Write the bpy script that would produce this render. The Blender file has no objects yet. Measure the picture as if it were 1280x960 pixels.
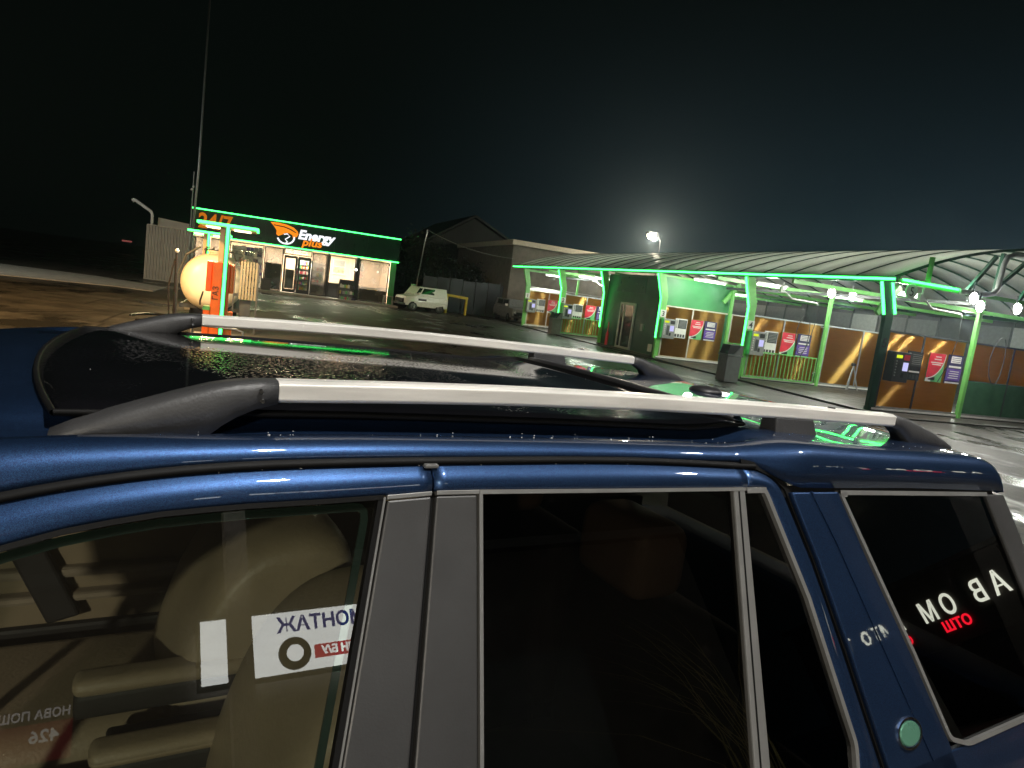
import bpy, bmesh, math, random
from mathutils import Vector, Matrix
random.seed(7)
SC = bpy.context.scene
COL = SC.collection
R = math.radians

# ------------------------------------------------------------------ camera
cam = bpy.data.cameras.new("camera"); co = bpy.data.objects.new("camera", cam); COL.objects.link(co)
cam.sensor_fit = 'HORIZONTAL'; cam.sensor_width = 36.0; cam.lens = 860.0/1280*36.0
cam.clip_start = 0.02; cam.clip_end = 2000
PIT, ROL, YAW = R(7.418), R(7.617), R(20.63)
right = Vector((math.cos(YAW), -math.sin(YAW), 0)); f0 = Vector((math.sin(YAW), math.cos(YAW), 0)); up = Vector((0, 0, 1))
fwd = f0*math.cos(PIT)-up*math.sin(PIT); dn = -(up*math.cos(PIT)+f0*math.sin(PIT))
r2 = right*math.cos(ROL)-dn*math.sin(ROL); d2 = dn*math.cos(ROL)+right*math.sin(ROL)
m = Matrix(((r2.x, -d2.x, -fwd.x, 0), (r2.y, -d2.y, -fwd.y, 0), (r2.z, -d2.z, -fwd.z, 1.82), (0, 0, 0, 1)))
co.matrix_world = m
SC.camera = co

# ------------------------------------------------------------------ exposure
SC.view_settings.view_transform = 'Standard'; SC.view_settings.look = 'None'
SC.view_settings.exposure = 0.0; SC.view_settings.gamma = 1.0
SC.view_settings.use_curve_mapping = False
SC.cycles.use_denoising = True
SC.cycles.sample_clamp_indirect = 6.0
SC.cycles.max_bounces = 8; SC.cycles.transparent_max_bounces = 12

# ------------------------------------------------------------------ night sky (town glow low over the wash, black overhead)
W = bpy.data.worlds.new("World"); SC.world = W; W.use_nodes = True
nt = W.node_tree; nt.nodes.clear()
def nn(t, **k):
    n = nt.nodes.new(t)
    for a, b in k.items(): setattr(n, a, b)
    return n
def wl(a, b): nt.links.new(a, b)
tc = nn('ShaderNodeTexCoord')
vn = nn('ShaderNodeVectorMath', operation='NORMALIZE'); wl(tc.outputs['Generated'], vn.inputs[0])
dot = nn('ShaderNodeVectorMath', operation='DOT_PRODUCT'); wl(vn.outputs[0], dot.inputs[0]); dot.inputs[1].default_value = (0.90, 0.43, 0)
mr = nn('ShaderNodeMapRange', interpolation_type='SMOOTHSTEP'); wl(dot.outputs['Value'], mr.inputs['Value'])
mr.inputs['From Min'].default_value = 0.46; mr.inputs['From Max'].default_value = 1.10
sep = nn('ShaderNodeSeparateXYZ'); wl(vn.outputs[0], sep.inputs[0])
el = nn('ShaderNodeMapRange', interpolation_type='SMOOTHERSTEP'); wl(sep.outputs['Z'], el.inputs['Value'])
el.inputs['From Min'].default_value = 0.55; el.inputs['From Max'].default_value = -0.15
noi = nn('ShaderNodeTexNoise'); noi.inputs['Scale'].default_value = 2.2; noi.inputs['Detail'].default_value = 5
wl(vn.outputs[0], noi.inputs['Vector'])
nm = nn('ShaderNodeMapRange'); wl(noi.outputs['Fac'], nm.inputs['Value']); nm.inputs['To Min'].default_value = 0.75; nm.inputs['To Max'].default_value = 1.25
mu = nn('ShaderNodeMath', operation='MULTIPLY'); wl(mr.outputs[0], mu.inputs[0]); wl(el.outputs[0], mu.inputs[1])
mu2 = nn('ShaderNodeMath', operation='MULTIPLY'); wl(mu.outputs[0], mu2.inputs[0]); wl(nm.outputs[0], mu2.inputs[1])
mx = nn('ShaderNodeMix', data_type='RGBA'); wl(mu2.outputs[0], mx.inputs[0])
mx.inputs[6].default_value = (0.0016, 0.0026, 0.0021, 1); mx.inputs[7].default_value = (0.013, 0.028, 0.038, 1)
bg = nn('ShaderNodeBackground'); wl(mx.outputs[2], bg.inputs['Color']); bg.inputs['Strength'].default_value = 1.0
out = nn('ShaderNodeOutputWorld'); wl(bg.outputs[0], out.inputs['Surface'])

# ------------------------------------------------------------------ materials
def mat(name, col, rough=0.5, metal=0.0, var=0.15, scale=6.0, bump=0.0, bscale=60.0, emit=None, estr=0.0, coat=0.0, rvar=0.1,
        stretch=None, col2=None, spec=None, trans=0.0, detail=4):
    M = bpy.data.materials.new(name); M.use_nodes = True
    t = M.node_tree; b = t.nodes['Principled BSDF']; L = t.links.new
    tcn = t.nodes.new('ShaderNodeTexCoord'); src = tcn.outputs['Object']
    if stretch:
        mp = t.nodes.new('ShaderNodeMapping'); mp.inputs['Scale'].default_value = stretch; L(src, mp.inputs['Vector']); src = mp.outputs[0]
    n = t.nodes.new('ShaderNodeTexNoise'); n.inputs['Scale'].default_value = scale; n.inputs['Detail'].default_value = detail
    L(src, n.inputs['Vector'])
    ramp = t.nodes.new('ShaderNodeMapRange'); ramp.inputs['From Min'].default_value = 0.3; ramp.inputs['From Max'].default_value = 0.7
    L(n.outputs['Fac'], ramp.inputs['Value'])
    mixc = t.nodes.new('ShaderNodeMix'); mixc.data_type = 'RGBA'; L(ramp.outputs[0], mixc.inputs[0])
    c2 = col2 if col2 else tuple(max(0, c*(1+var)) for c in col); c1 = col if col2 else tuple(max(0, c*(1-var)) for c in col)
    mixc.inputs[6].default_value = (*c1, 1); mixc.inputs[7].default_value = (*c2, 1)
    L(mixc.outputs[2], b.inputs['Base Color'])
    rr = t.nodes.new('ShaderNodeMapRange'); rr.inputs['To Min'].default_value = max(0.02, rough-rvar); rr.inputs['To Max'].default_value = min(1, rough+rvar)
    n2 = t.nodes.new('ShaderNodeTexNoise'); n2.inputs['Scale'].default_value = scale*2.3; n2.inputs['Detail'].default_value = 5; L(src, n2.inputs['Vector'])
    L(n2.outputs['Fac'], rr.inputs['Value']); L(rr.outputs[0], b.inputs['Roughness'])
    b.inputs['Metallic'].default_value = metal
    if spec is not None: b.inputs['Specular IOR Level'].default_value = spec
    if coat: b.inputs['Coat Weight'].default_value = coat; b.inputs['Coat Roughness'].default_value = 0.012
    if trans: b.inputs['Transmission Weight'].default_value = trans
    if bump:
        n3 = t.nodes.new('ShaderNodeTexNoise'); n3.inputs['Scale'].default_value = bscale; n3.inputs['Detail'].default_value = 6; L(src, n3.inputs['Vector'])
        bp = t.nodes.new('ShaderNodeBump'); bp.inputs['Strength'].default_value = bump; bp.inputs['Distance'].default_value = 0.02
        L(n3.outputs['Fac'], bp.inputs['Height']); L(bp.outputs[0], b.inputs['Normal'])
    if emit:
        b.inputs['Emission Color'].default_value = (*emit, 1); b.inputs['Emission Strength'].default_value = estr
    return M

def emat(name, col, s):
    M = bpy.data.materials.new(name); M.use_nodes = True; t = M.node_tree; t.nodes.clear()
    e = t.nodes.new('ShaderNodeEmission'); e.inputs['Color'].default_value = (*col, 1); e.inputs['Strength'].default_value = s
    n = t.nodes.new('ShaderNodeTexNoise'); n.inputs['Scale'].default_value = 9.0
    mr_ = t.nodes.new('ShaderNodeMapRange'); mr_.inputs['To Min'].default_value = s*0.88; mr_.inputs['To Max'].default_value = s*1.12
    t.links.new(n.outputs['Fac'], mr_.inputs['Value']); t.links.new(mr_.outputs[0], e.inputs['Strength'])
    o = t.nodes.new('ShaderNodeOutputMaterial'); t.links.new(e.outputs[0], o.inputs['Surface']); return M

def glass(name, tint, refl=0.08, body=None, bodyf=0.0, veil=0.0):
    M = bpy.data.materials.new(name); M.use_nodes = True; t = M.node_tree; t.nodes.clear(); L = t.links.new
    tr = t.nodes.new('ShaderNodeBsdfTransparent'); tr.inputs['Color'].default_value = (*tint, 1)
    gl = t.nodes.new('ShaderNodeBsdfGlossy'); gl.inputs['Roughness'].default_value = 0.0
    lw = t.nodes.new('ShaderNodeLayerWeight'); lw.inputs['Blend'].default_value = 0.5
    pw = t.nodes.new('ShaderNodeMath'); pw.operation = 'POWER'; pw.inputs[1].default_value = 5.0; L(lw.outputs['Facing'], pw.inputs[0])
    ma = t.nodes.new('ShaderNodeMath'); ma.operation = 'MULTIPLY_ADD'; ma.inputs[1].default_value = 1-refl; ma.inputs[2].default_value = refl
    L(pw.outputs[0], ma.inputs[0])
    base = tr.outputs[0]
    if bodyf or veil:
        df = t.nodes.new('ShaderNodeBsdfDiffuse'); df.inputs['Color'].default_value = (*(body or (0.3, 0.3, 0.28)), 1)
        tl = t.nodes.new('ShaderNodeBsdfTranslucent'); tl.inputs['Color'].default_value = (*(body or (0.3, 0.3, 0.28)), 1)
        md_ = t.nodes.new('ShaderNodeMixShader'); md_.inputs[0].default_value = 0.6; L(df.outputs[0], md_.inputs[1]); L(tl.outputs[0], md_.inputs[2])
        ms = t.nodes.new('ShaderNodeMixShader'); L(tr.outputs[0], ms.inputs[1]); L(md_.outputs[0], ms.inputs[2])
        tcn = t.nodes.new('ShaderNodeTexCoord'); no = t.nodes.new('ShaderNodeTexNoise'); no.inputs['Scale'].default_value = 1.3; no.inputs['Detail'].default_value = 3
        L(tcn.outputs['Object'], no.inputs['Vector'])
        mr_ = t.nodes.new('ShaderNodeMapRange'); mr_.inputs['From Min'].default_value = 0.35; mr_.inputs['From Max'].default_value = 0.75
        mr_.inputs['To Min'].default_value = bodyf; mr_.inputs['To Max'].default_value = bodyf+veil
        L(no.outputs['Fac'], mr_.inputs['Value']); L(mr_.outputs[0], ms.inputs[0]); base = ms.outputs[0]
    mix = t.nodes.new('ShaderNodeMixShader'); L(ma.outputs[0], mix.inputs[0]); L(base, mix.inputs[1]); L(gl.outputs[0], mix.inputs[2])
    o = t.nodes.new('ShaderNodeOutputMaterial'); L(mix.outputs[0], o.inputs['Surface']); return M

def mat_paint():
    M = mat('blue_metallic_paint', (0.006, 0.03, 0.12), 0.43, 0.86, coat=1.0, var=0.12, scale=3.0, rvar=0.05)
    t = M.node_tree; b = t.nodes['Principled BSDF']; L = t.links.new
    tcn = t.nodes.new('ShaderNodeTexCoord'); v = t.nodes.new('ShaderNodeTexVoronoi'); v.inputs['Scale'].default_value = 1500
    L(tcn.outputs['Object'], v.inputs['Vector'])
    mixc = t.nodes.new('ShaderNodeMix'); mixc.data_type = 'RGBA'
    sp = t.nodes.new('ShaderNodeSeparateColor'); L(v.outputs['Color'], sp.inputs[0]); L(sp.outputs[0], mixc.inputs[0])
    mixc.inputs[6].default_value = (0.014, 0.022, 0.070, 1); mixc.inputs[7].default_value = (0.030, 0.084, 0.195, 1)
    L(mixc.outputs[2], b.inputs['Base Color'])
    # fine droplets / dust in the clear coat
    n = t.nodes.new('ShaderNodeTexNoise'); n.inputs['Scale'].default_value = 38; n.inputs['Detail'].default_value = 3; L(tcn.outputs['Object'], n.inputs['Vector'])
    bp = t.nodes.new('ShaderNodeBump'); bp.inputs['Strength'].default_value = 0.006; bp.inputs['Distance'].default_value = 0.004
    L(n.outputs['Fac'], bp.inputs['Height']); L(bp.outputs[0], b.inputs['Coat Normal'])
    return M

def mat_wetglass():
    M = mat('black_roof_glass', (0.004, 0.004, 0.005), 0.05, 0.0, coat=0.0, rvar=0.02)
    t = M.node_tree; b = t.nodes['Principled BSDF']; L = t.links.new
    tcn = t.nodes.new('ShaderNodeTexCoord')
    v = t.nodes.new('ShaderNodeTexVoronoi'); v.inputs['Scale'].default_value = 125; v.inputs['Randomness'].default_value = 1.0; L(tcn.outputs['Object'], v.inputs['Vector'])
    mr_ = t.nodes.new('ShaderNodeMapRange'); mr_.inputs['From Min'].default_value = 0.42; mr_.inputs['From Max'].default_value = 0.0; L(v.outputs['Distance'], mr_.inputs['Value'])
    n = t.nodes.new('ShaderNodeTexNoise'); n.inputs['Scale'].default_value = 3.0; n.inputs['Detail'].default_value = 2; L(tcn.outputs['Object'], n.inputs['Vector'])
    m2 = t.nodes.new('ShaderNodeMapRange'); m2.inputs['From Min'].default_value = 0.45; m2.inputs['From Max'].default_value = 0.6; L(n.outputs['Fac'], m2.inputs['Value'])
    mm = t.nodes.new('ShaderNodeMath'); mm.operation = 'MULTIPLY'; L(mr_.outputs[0], mm.inputs[0]); L(m2.outputs[0], mm.inputs[1])
    bp = t.nodes.new('ShaderNodeBump'); bp.inputs['Strength'].default_value = 0.45; bp.inputs['Distance'].default_value = 0.0025
    L(mm.outputs[0], bp.inputs['Height']); L(bp.outputs[0], b.inputs['Normal'])
    return M

def mat_ground():
    M = bpy.data.materials.new('wet_asphalt'); M.use_nodes = True; t = M.node_tree; b = t.nodes['Principled BSDF']; L = t.links.new
    tcn = t.nodes.new('ShaderNodeTexCoord'); O = tcn.outputs['Object']
    def noise(s, d, r=0.6, st=None):
        n = t.nodes.new('ShaderNodeTexNoise'); n.inputs['Scale'].default_value = s; n.inputs['Detail'].default_value = d; n.inputs['Roughness'].default_value = r
        if st:
            mp = t.nodes.new('ShaderNodeMapping'); mp.inputs['Scale'].default_value = st; L(O, mp.inputs['Vector']); L(mp.outputs[0], n.inputs['Vector'])
        else: L(O, n.inputs['Vector'])
        return n.outputs['Fac']
    def rng(x, a, c, d=0.0, e=1.0):
        r_ = t.nodes.new('ShaderNodeMapRange'); r_.inputs['From Min'].default_value = a; r_.inputs['From Max'].default_value = c
        r_.inputs['To Min'].default_value = d; r_.inputs['To Max'].default_value = e; L(x, r_.inputs['Value']); return r_.outputs[0]
    big = noise(0.38, 7, 0.62, (1, 0.6, 1)); fine = noise(14, 8, 0.7); tyre = noise(0.6, 4, 0.5, (0.25, 2.2, 1))
    m1 = t.nodes.new('ShaderNodeMix'); m1.data_type = 'RGBA'; L(rng(fine, 0.3, 0.7), m1.inputs[0])
    m1.inputs[6].default_value = (0.022, 0.021, 0.018, 1); m1.inputs[7].default_value = (0.070, 0.064, 0.054, 1)
    m2 = t.nodes.new('ShaderNodeMix'); m2.data_type = 'RGBA'; L(rng(tyre, 0.35, 0.75, 0, 0.35), m2.inputs[0]); L(m1.outputs[2], m2.inputs[6]); m2.inputs[7].default_value = (0.095, 0.083, 0.066, 1)
    pat = noise(0.9, 7, 0.68); m4 = t.nodes.new('ShaderNodeMix'); m4.data_type = 'RGBA'; m4.blend_type = 'MULTIPLY'; m4.inputs[0].default_value = 1.0
    L(m2.outputs[2], m4.inputs[6]); cr = t.nodes.new('ShaderNodeMapRange'); cr.inputs['From Min'].default_value = 0.35; cr.inputs['From Max'].default_value = 0.68; cr.inputs['To Min'].default_value = 0.35; cr.inputs['To Max'].default_value = 1.25
    L(pat, cr.inputs['Value']); vc = t.nodes.new('ShaderNodeTexVoronoi'); vc.feature = 'DISTANCE_TO_EDGE'; vc.inputs['Scale'].default_value = 0.33; L(O, vc.inputs['Vector'])
    ck_ = t.nodes.new('ShaderNodeMapRange'); ck_.inputs['From Min'].default_value = 0.004; ck_.inputs['From Max'].default_value = 0.012; ck_.inputs['To Min'].default_value = 0.35; L(vc.outputs['Distance'], ck_.inputs['Value'])
    mm_ = t.nodes.new('ShaderNodeMath'); mm_.operation = 'MULTIPLY'; L(cr.outputs[0], mm_.inputs[0]); L(ck_.outputs[0], mm_.inputs[1]); L(mm_.outputs[0], m4.inputs[7])
    pud = rng(big, 0.52, 0.585)
    m3 = t.nodes.new('ShaderNodeMix'); m3.data_type = 'RGBA'; L(pud, m3.inputs[0]); L(m4.outputs[2], m3.inputs[6]); m3.inputs[7].default_value = (0.02, 0.019, 0.017, 1)
    L(m3.outputs[2], b.inputs['Base Color']); b.inputs['Specular IOR Level'].default_value = 0.3
    L(rng(pud, 0, 1, 0.56, 0.26), b.inputs['Roughness'])
    bp = t.nodes.new('ShaderNodeBump'); bp.inputs['Distance'].default_value = 0.012
    L(rng(pud, 0, 1, 0.55, 0.05), bp.inputs['Strength']); L(fine, bp.inputs['Height']); L(bp.outputs[0], b.inputs['Normal'])
    return M

def mat_panel():
    # smoke brown acrylic sheet: gloss over a body that lets lamp light of the next bay glow through
    M = bpy.data.materials.new('brown_acrylic'); M.use_nodes = True; t = M.node_tree; t.nodes.clear(); L = t.links.new
    tcn = t.nodes.new('ShaderNodeTexCoord'); mp = t.nodes.new('ShaderNodeMapping'); mp.inputs['Scale'].default_value = (1, 1, 9); L(tcn.outputs['Object'], mp.inputs['Vector'])
    n = t.nodes.new('ShaderNodeTexNoise'); n.inputs['Scale'].default_value = 1.6; n.inputs['Detail'].default_value = 7; L(mp.outputs[0], n.inputs['Vector'])
    mc = t.nodes.new('ShaderNodeMix'); mc.data_type = 'RGBA'; L(n.outputs['Fac'], mc.inputs[0]); mc.inputs[6].default_value = (0.40, 0.20, 0.025, 1); mc.inputs[7].default_value = (0.76, 0.43, 0.06, 1)
    d = t.nodes.new('ShaderNodeBsdfDiffuse'); d.inputs['Color'].default_value = (0.085, 0.040, 0.009, 1)
    tl = t.nodes.new('ShaderNodeBsdfTranslucent'); L(mc.outputs[2], tl.inputs['Color'])
    m1 = t.nodes.new('ShaderNodeMixShader'); m1.inputs[0].default_value = 0.5; L(d.outputs[0], m1.inputs[1]); L(tl.outputs[0], m1.inputs[2])
    g = t.nodes.new('ShaderNodeBsdfAnisotropic'); g.inputs['Color'].default_value = (1.0, 0.62, 0.18, 1); g.inputs['Roughness'].default_value = 0.33; g.inputs['Anisotropy'].default_value = 0.90
    tg = t.nodes.new('ShaderNodeTangent'); tg.direction_type = 'RADIAL'; tg.axis = 'Z'; L(tg.outputs[0], g.inputs['Tangent'])
    m2 = t.nodes.new('ShaderNodeMixShader'); m2.inputs[0].default_value = 0.20; L(m1.outputs[0], m2.inputs[1]); L(g.outputs[0], m2.inputs[2])
    o = t.nodes.new('ShaderNodeOutputMaterial'); L(m2.outputs[0], o.inputs['Surface']); return M

def mat_facade_film():
    return mat('printed_window_film', (0.12, 0.12, 0.115), 0.35, col2=(0.30, 0.28, 0.25), scale=0.6, stretch=(0.7, 1, 2.2), detail=2)

MT = {}
MT['paint'] = mat_paint()
MT['roofglass'] = mat_wetglass()
MT['ground'] = mat_ground()
MT['acrylic'] = mat_panel()
MT['blackplastic'] = mat('black_trim_plastic', (0.018, 0.018, 0.019), 0.42, bump=0.08, bscale=300, var=0.2, scale=20)
MT['pillar'] = mat('satin_grey_pillar', (0.036, 0.036, 0.036), 0.42, bump=0.04, bscale=250, var=0.25, scale=5)
MT['rubber'] = mat('black_rubber', (0.006, 0.006, 0.006), 0.55, spec=0.12)
MT['trim'] = mat('grey_window_trim', (0.17, 0.17, 0.165), 0.40, metal=0.3, var=0.1, scale=14)
MT['rail'] = mat('satin_aluminium', (0.78, 0.76, 0.71), 0.36, metal=0.25, var=0.16, scale=5, stretch=(0.8, 9, 9), rvar=0.16)
MT['railcap'] = mat('grained_grey_plastic', (0.040, 0.040, 0.041), 0.46, bump=0.1, bscale=260, var=0.2, scale=10)
MT['leather'] = mat('beige_leather', (0.37, 0.285, 0.19), 0.46, bump=0.12, bscale=90, var=0.12, scale=5)
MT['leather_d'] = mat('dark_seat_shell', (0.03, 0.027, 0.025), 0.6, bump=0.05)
MT['cloth'] = mat('beige_headlining', (0.26, 0.21, 0.15), 0.85, bump=0.1, bscale=300)
MT['doorcard'] = mat('beige_door_card', (0.24, 0.185, 0.115), 0.6, var=0.1)
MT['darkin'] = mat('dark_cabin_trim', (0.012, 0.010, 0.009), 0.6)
MT['glass_f'] = glass('clear_side_glass', (0.70, 0.76, 0.70), 0.10, body=(0.30, 0.26, 0.20), bodyf=0.012, veil=0.035)  # pale veil of hazy reflection put into the glass body colour
MT['glass_r'] = glass('tinted_side_glass', (0.18, 0.16, 0.145), 0.10, body=(0.2, 0.2, 0.2), bodyf=0.0, veil=0.01)
MT['glass_q'] = glass('dark_quarter_glass', (0.035, 0.032, 0.03), 0.10)
MT['glass_e'] = glass('green_glass_edge', (0.10, 0.22, 0.18), 0.12, body=(0.16, 0.30, 0.25), bodyf=0.16)
MT['badge'] = mat('green_badge', (0.10, 0.26, 0.18), 0.3, metal=0.4, coat=0.6)
MT['chrome'] = mat('bright_metal', (0.6, 0.6, 0.6), 0.18, metal=1.0)
LEDC = (0.05, 1.0, 0.14)
MT['led'] = emat('green_led', LEDC, 6.5)
MT['greenpaint'] = mat('bright_green_paint', (0.17, 0.52, 0.12), 0.42, var=0.12, scale=3, bump=0.02)
MT['greenwall'] = mat('green_sheet_wall', (0.05, 0.27, 0.09), 0.5, var=0.18, scale=1.2)
MT['greendark'] = mat('dark_green_cladding', (0.008, 0.055, 0.028), 0.4, var=0.3, scale=1.5)
MT['greenold'] = mat('worn_green_board', (0.02, 0.09, 0.04), 0.55, col2=(0.045, 0.14, 0.07), scale=3)
MT['white'] = mat('white_sheet', (0.72, 0.72, 0.68), 0.45, var=0.06)
MT['cream'] = mat('cream_profile', (0.62, 0.57, 0.45), 0.4, var=0.08)
MT['alu'] = mat('galvanised_profile', (0.42, 0.43, 0.42), 0.38, metal=0.6, var=0.15)
MT['greymetal'] = mat('grey_metal_box', (0.26, 0.27, 0.26), 0.4, metal=0.3, var=0.1)
MT['dgrey'] = mat('dark_grey_metal', (0.05, 0.055, 0.055), 0.45, metal=0.2, var=0.15)
MT['black'] = mat('black_print', (0.01, 0.01, 0.012), 0.4)
MT['navy'] = mat('navy_print', (0.035, 0.03, 0.10), 0.35)
MT['purple'] = mat('purple_print', (0.12, 0.06, 0.33), 0.35)
MT['red'] = mat('red_print', (0.62, 0.035, 0.06), 0.35)
MT['pgreen'] = mat('green_print', (0.12, 0.46, 0.16), 0.35)
MT['concrete'] = mat('concrete', (0.24, 0.235, 0.22), 0.6, var=0.2, scale=3, bump=0.12, bscale=30)
MT['plinth'] = mat('dark_wet_plinth', (0.05, 0.048, 0.042), 0.42, var=0.35, scale=1.3, bump=0.25, bscale=22, spec=0.3, rvar=0.2)
MT['brick'] = mat('grey_block_wall', (0.17, 0.155, 0.13), 0.8, var=0.2, scale=3, bump=0.2, bscale=12)
MT['barn'] = mat('dark_barn_sheet', (0.012, 0.016, 0.014), 0.7, var=0.3, scale=0.8, stretch=(3, 3, 0.5))
MT['fence'] = mat('dark_blue_fence_sheet', (0.022, 0.028, 0.034), 0.5, var=0.3, scale=1.0)
MT['corr'] = mat('grey_corrugated_sheet', (0.22, 0.24, 0.24), 0.42, metal=0.35, var=0.12, scale=2)
MT['tank'] = mat('cream_tank_paint', (0.78, 0.70, 0.52), 0.35, var=0.06, scale=2, rvar=0.05)
MT['orange'] = mat('orange_dispenser', (0.85, 0.13, 0.012), 0.36, var=0.08)
MT['creampost'] = mat('cream_post', (0.72, 0.58, 0.36), 0.4, var=0.06)
MT['fascia'] = mat('black_green_fascia', (0.006, 0.030, 0.018), 0.30, var=0.2, scale=1.5, spec=0.2)
MT['frame'] = mat('dark_shop_frame', (0.012, 0.013, 0.013), 0.35)
MT['film'] = mat_facade_film()
MT['beigewall'] = mat('beige_room_wall', (0.60, 0.46, 0.33), 0.7, var=0.08)
MT['floor'] = mat('shop_floor_tile', (0.40, 0.37, 0.33), 0.3, var=0.1)
MT['glass_s'] = glass('shop_window', (0.80, 0.82, 0.80), 0.07)
MT['glass_film'] = glass('filmed_shop_window', (0.55, 0.55, 0.53), 0.07, body=(0.52, 0.50, 0.47), bodyf=0.10, veil=0.38)
MT['pole'] = mat('galvanised_pole', (0.34, 0.35, 0.34), 0.4, metal=0.5, var=0.12)
MT['whitepipe'] = mat('white_pipe', (0.75, 0.75, 0.72), 0.4)
MT['carwhite'] = mat('white_car_paint', (0.62, 0.66, 0.60), 0.3, coat=0.5, var=0.04)
MT['carsilver'] = mat('silver_car_paint', (0.22, 0.23, 0.23), 0.3, metal=0.4, coat=0.5, var=0.04)
MT['carglass'] = mat('dark_car_glass', (0.008, 0.009, 0.01), 0.06)
MT['tyre'] = mat('tyre_rubber', (0.012, 0.012, 0.012), 0.7)
MT['yellow'] = mat('yellow_barrier', (0.60, 0.48, 0.05), 0.45)
MT['bin'] = mat('grey_bin_plastic', (0.12, 0.125, 0.125), 0.45, var=0.15)
MT['leaf'] = mat('dark_foliage', (0.018, 0.028, 0.014), 0.8, col2=(0.04, 0.052, 0.024), scale=3)
MT['bark'] = mat('bark', (0.08, 0.065, 0.05), 0.85, bump=0.3)
MT['drygrass'] = mat('dry_grass', (0.55, 0.45, 0.20), 0.8)
MT['tyreshop'] = mat('tyre_shop_cladding', (0.06, 0.05, 0.04), 0.6, var=0.2, scale=1)
MT['gravel'] = mat('pale_gravel', (0.20, 0.195, 0.175), 0.8, var=0.25, scale=2.5, bump=0.3, bscale=20)
MT['wood'] = mat('weathered_slat', (0.20, 0.17, 0.11), 0.6, var=0.25, scale=2, stretch=(6, 6, 0.6))
MT['flood'] = emat('flood_led_face', (1.0, 0.97, 0.90), 90.0)
MT['tube'] = emat('fluorescent_tube', (0.95, 1.0, 0.88), 6.0)
MT['warmpanel'] = emat('warm_light_panel', (1.0, 0.80, 0.50), 5.0)
MT['screen'] = emat('lit_screen', (0.62, 0.60, 1.0), 0.95)
MT['yellowled'] = emat('yellow_display', (0.7, 0.85, 0.02), 1.0)
MT['logo_o'] = emat('lit_orange_letters', (1.0, 0.27, 0.015), 1.15)
MT['logo_dim'] = emat('dim_orange_letters', (1.0, 0.27, 0.015), 0.55)
MT['logo_w'] = emat('lit_white_letters', (0.95, 0.95, 1.0), 1.3)
MT['ceil'] = emat('shop_ceiling_panel', (1.0, 0.86, 0.68), 2.2)
MT['signw'] = emat('emissive_white_sign', (0.95, 0.97, 0.92), 5.0)  # tyre sign emission stands in for floodlight falling on the board
MT['signb'] = emat('emissive_blue_letters', (0.02, 0.03, 0.22), 3.0)
MT['signr'] = emat('emissive_red', (0.62, 0.04, 0.06), 3.0)
MT['signk'] = mat('black_sign_print', (0.01, 0.01, 0.01), 0.4)
MT['npred'] = emat('backlit_dark_red', (0.55, 0.015, 0.04), 0.3)
MT['npw'] = emat('backlit_grey_letters', (0.8, 0.76, 0.75), 0.9)
MT['letterw'] = emat('lit_cream_letters', (0.95, 0.97, 0.80), 6.0)
MT['letterr'] = emat('lit_red_letters', (1.0, 0.01, 0.03), 8.0)
MT['redlamp'] = emat('far_red_lamp', (1.0, 0.25, 0.22), 0.22)
MT['poly'] = None
def mat_poly():
    M = bpy.data.materials.new('milky_polycarbonate'); M.use_nodes = True; t = M.node_tree; t.nodes.clear(); L = t.links.new
    d = t.nodes.new('ShaderNodeBsdfDiffuse'); tl = t.nodes.new('ShaderNodeBsdfTranslucent'); g = t.nodes.new('ShaderNodeBsdfGlossy'); g.inputs['Roughness'].default_value = 0.25
    tcn = t.nodes.new('ShaderNodeTexCoord'); n = t.nodes.new('ShaderNodeTexNoise'); n.inputs['Scale'].default_value = 0.9; n.inputs['Detail'].default_value = 5; L(tcn.outputs['Object'], n.inputs['Vector'])
    mixc = t.nodes.new('ShaderNodeMix'); mixc.data_type = 'RGBA'; L(n.outputs['Fac'], mixc.inputs[0]); mixc.inputs[6].default_value = (0.78, 0.80, 0.74, 1); mixc.inputs[7].default_value = (0.94, 0.95, 0.90, 1)
    L(mixc.outputs[2], d.inputs['Color']); L(mixc.outputs[2], tl.inputs['Color'])
    m1 = t.nodes.new('ShaderNodeMixShader'); m1.inputs[0].default_value = 0.70; L(d.outputs[0], m1.inputs[1]); L(tl.outputs[0], m1.inputs[2])
    m2 = t.nodes.new('ShaderNodeMixShader'); m2.inputs[0].default_value = 0.06; L(m1.outputs[0], m2.inputs[1]); L(g.outputs[0], m2.inputs[2])
    o = t.nodes.new('ShaderNodeOutputMaterial'); L(m2.outputs[0], o.inputs['Surface']); return M
MT['poly'] = mat_poly()

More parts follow.
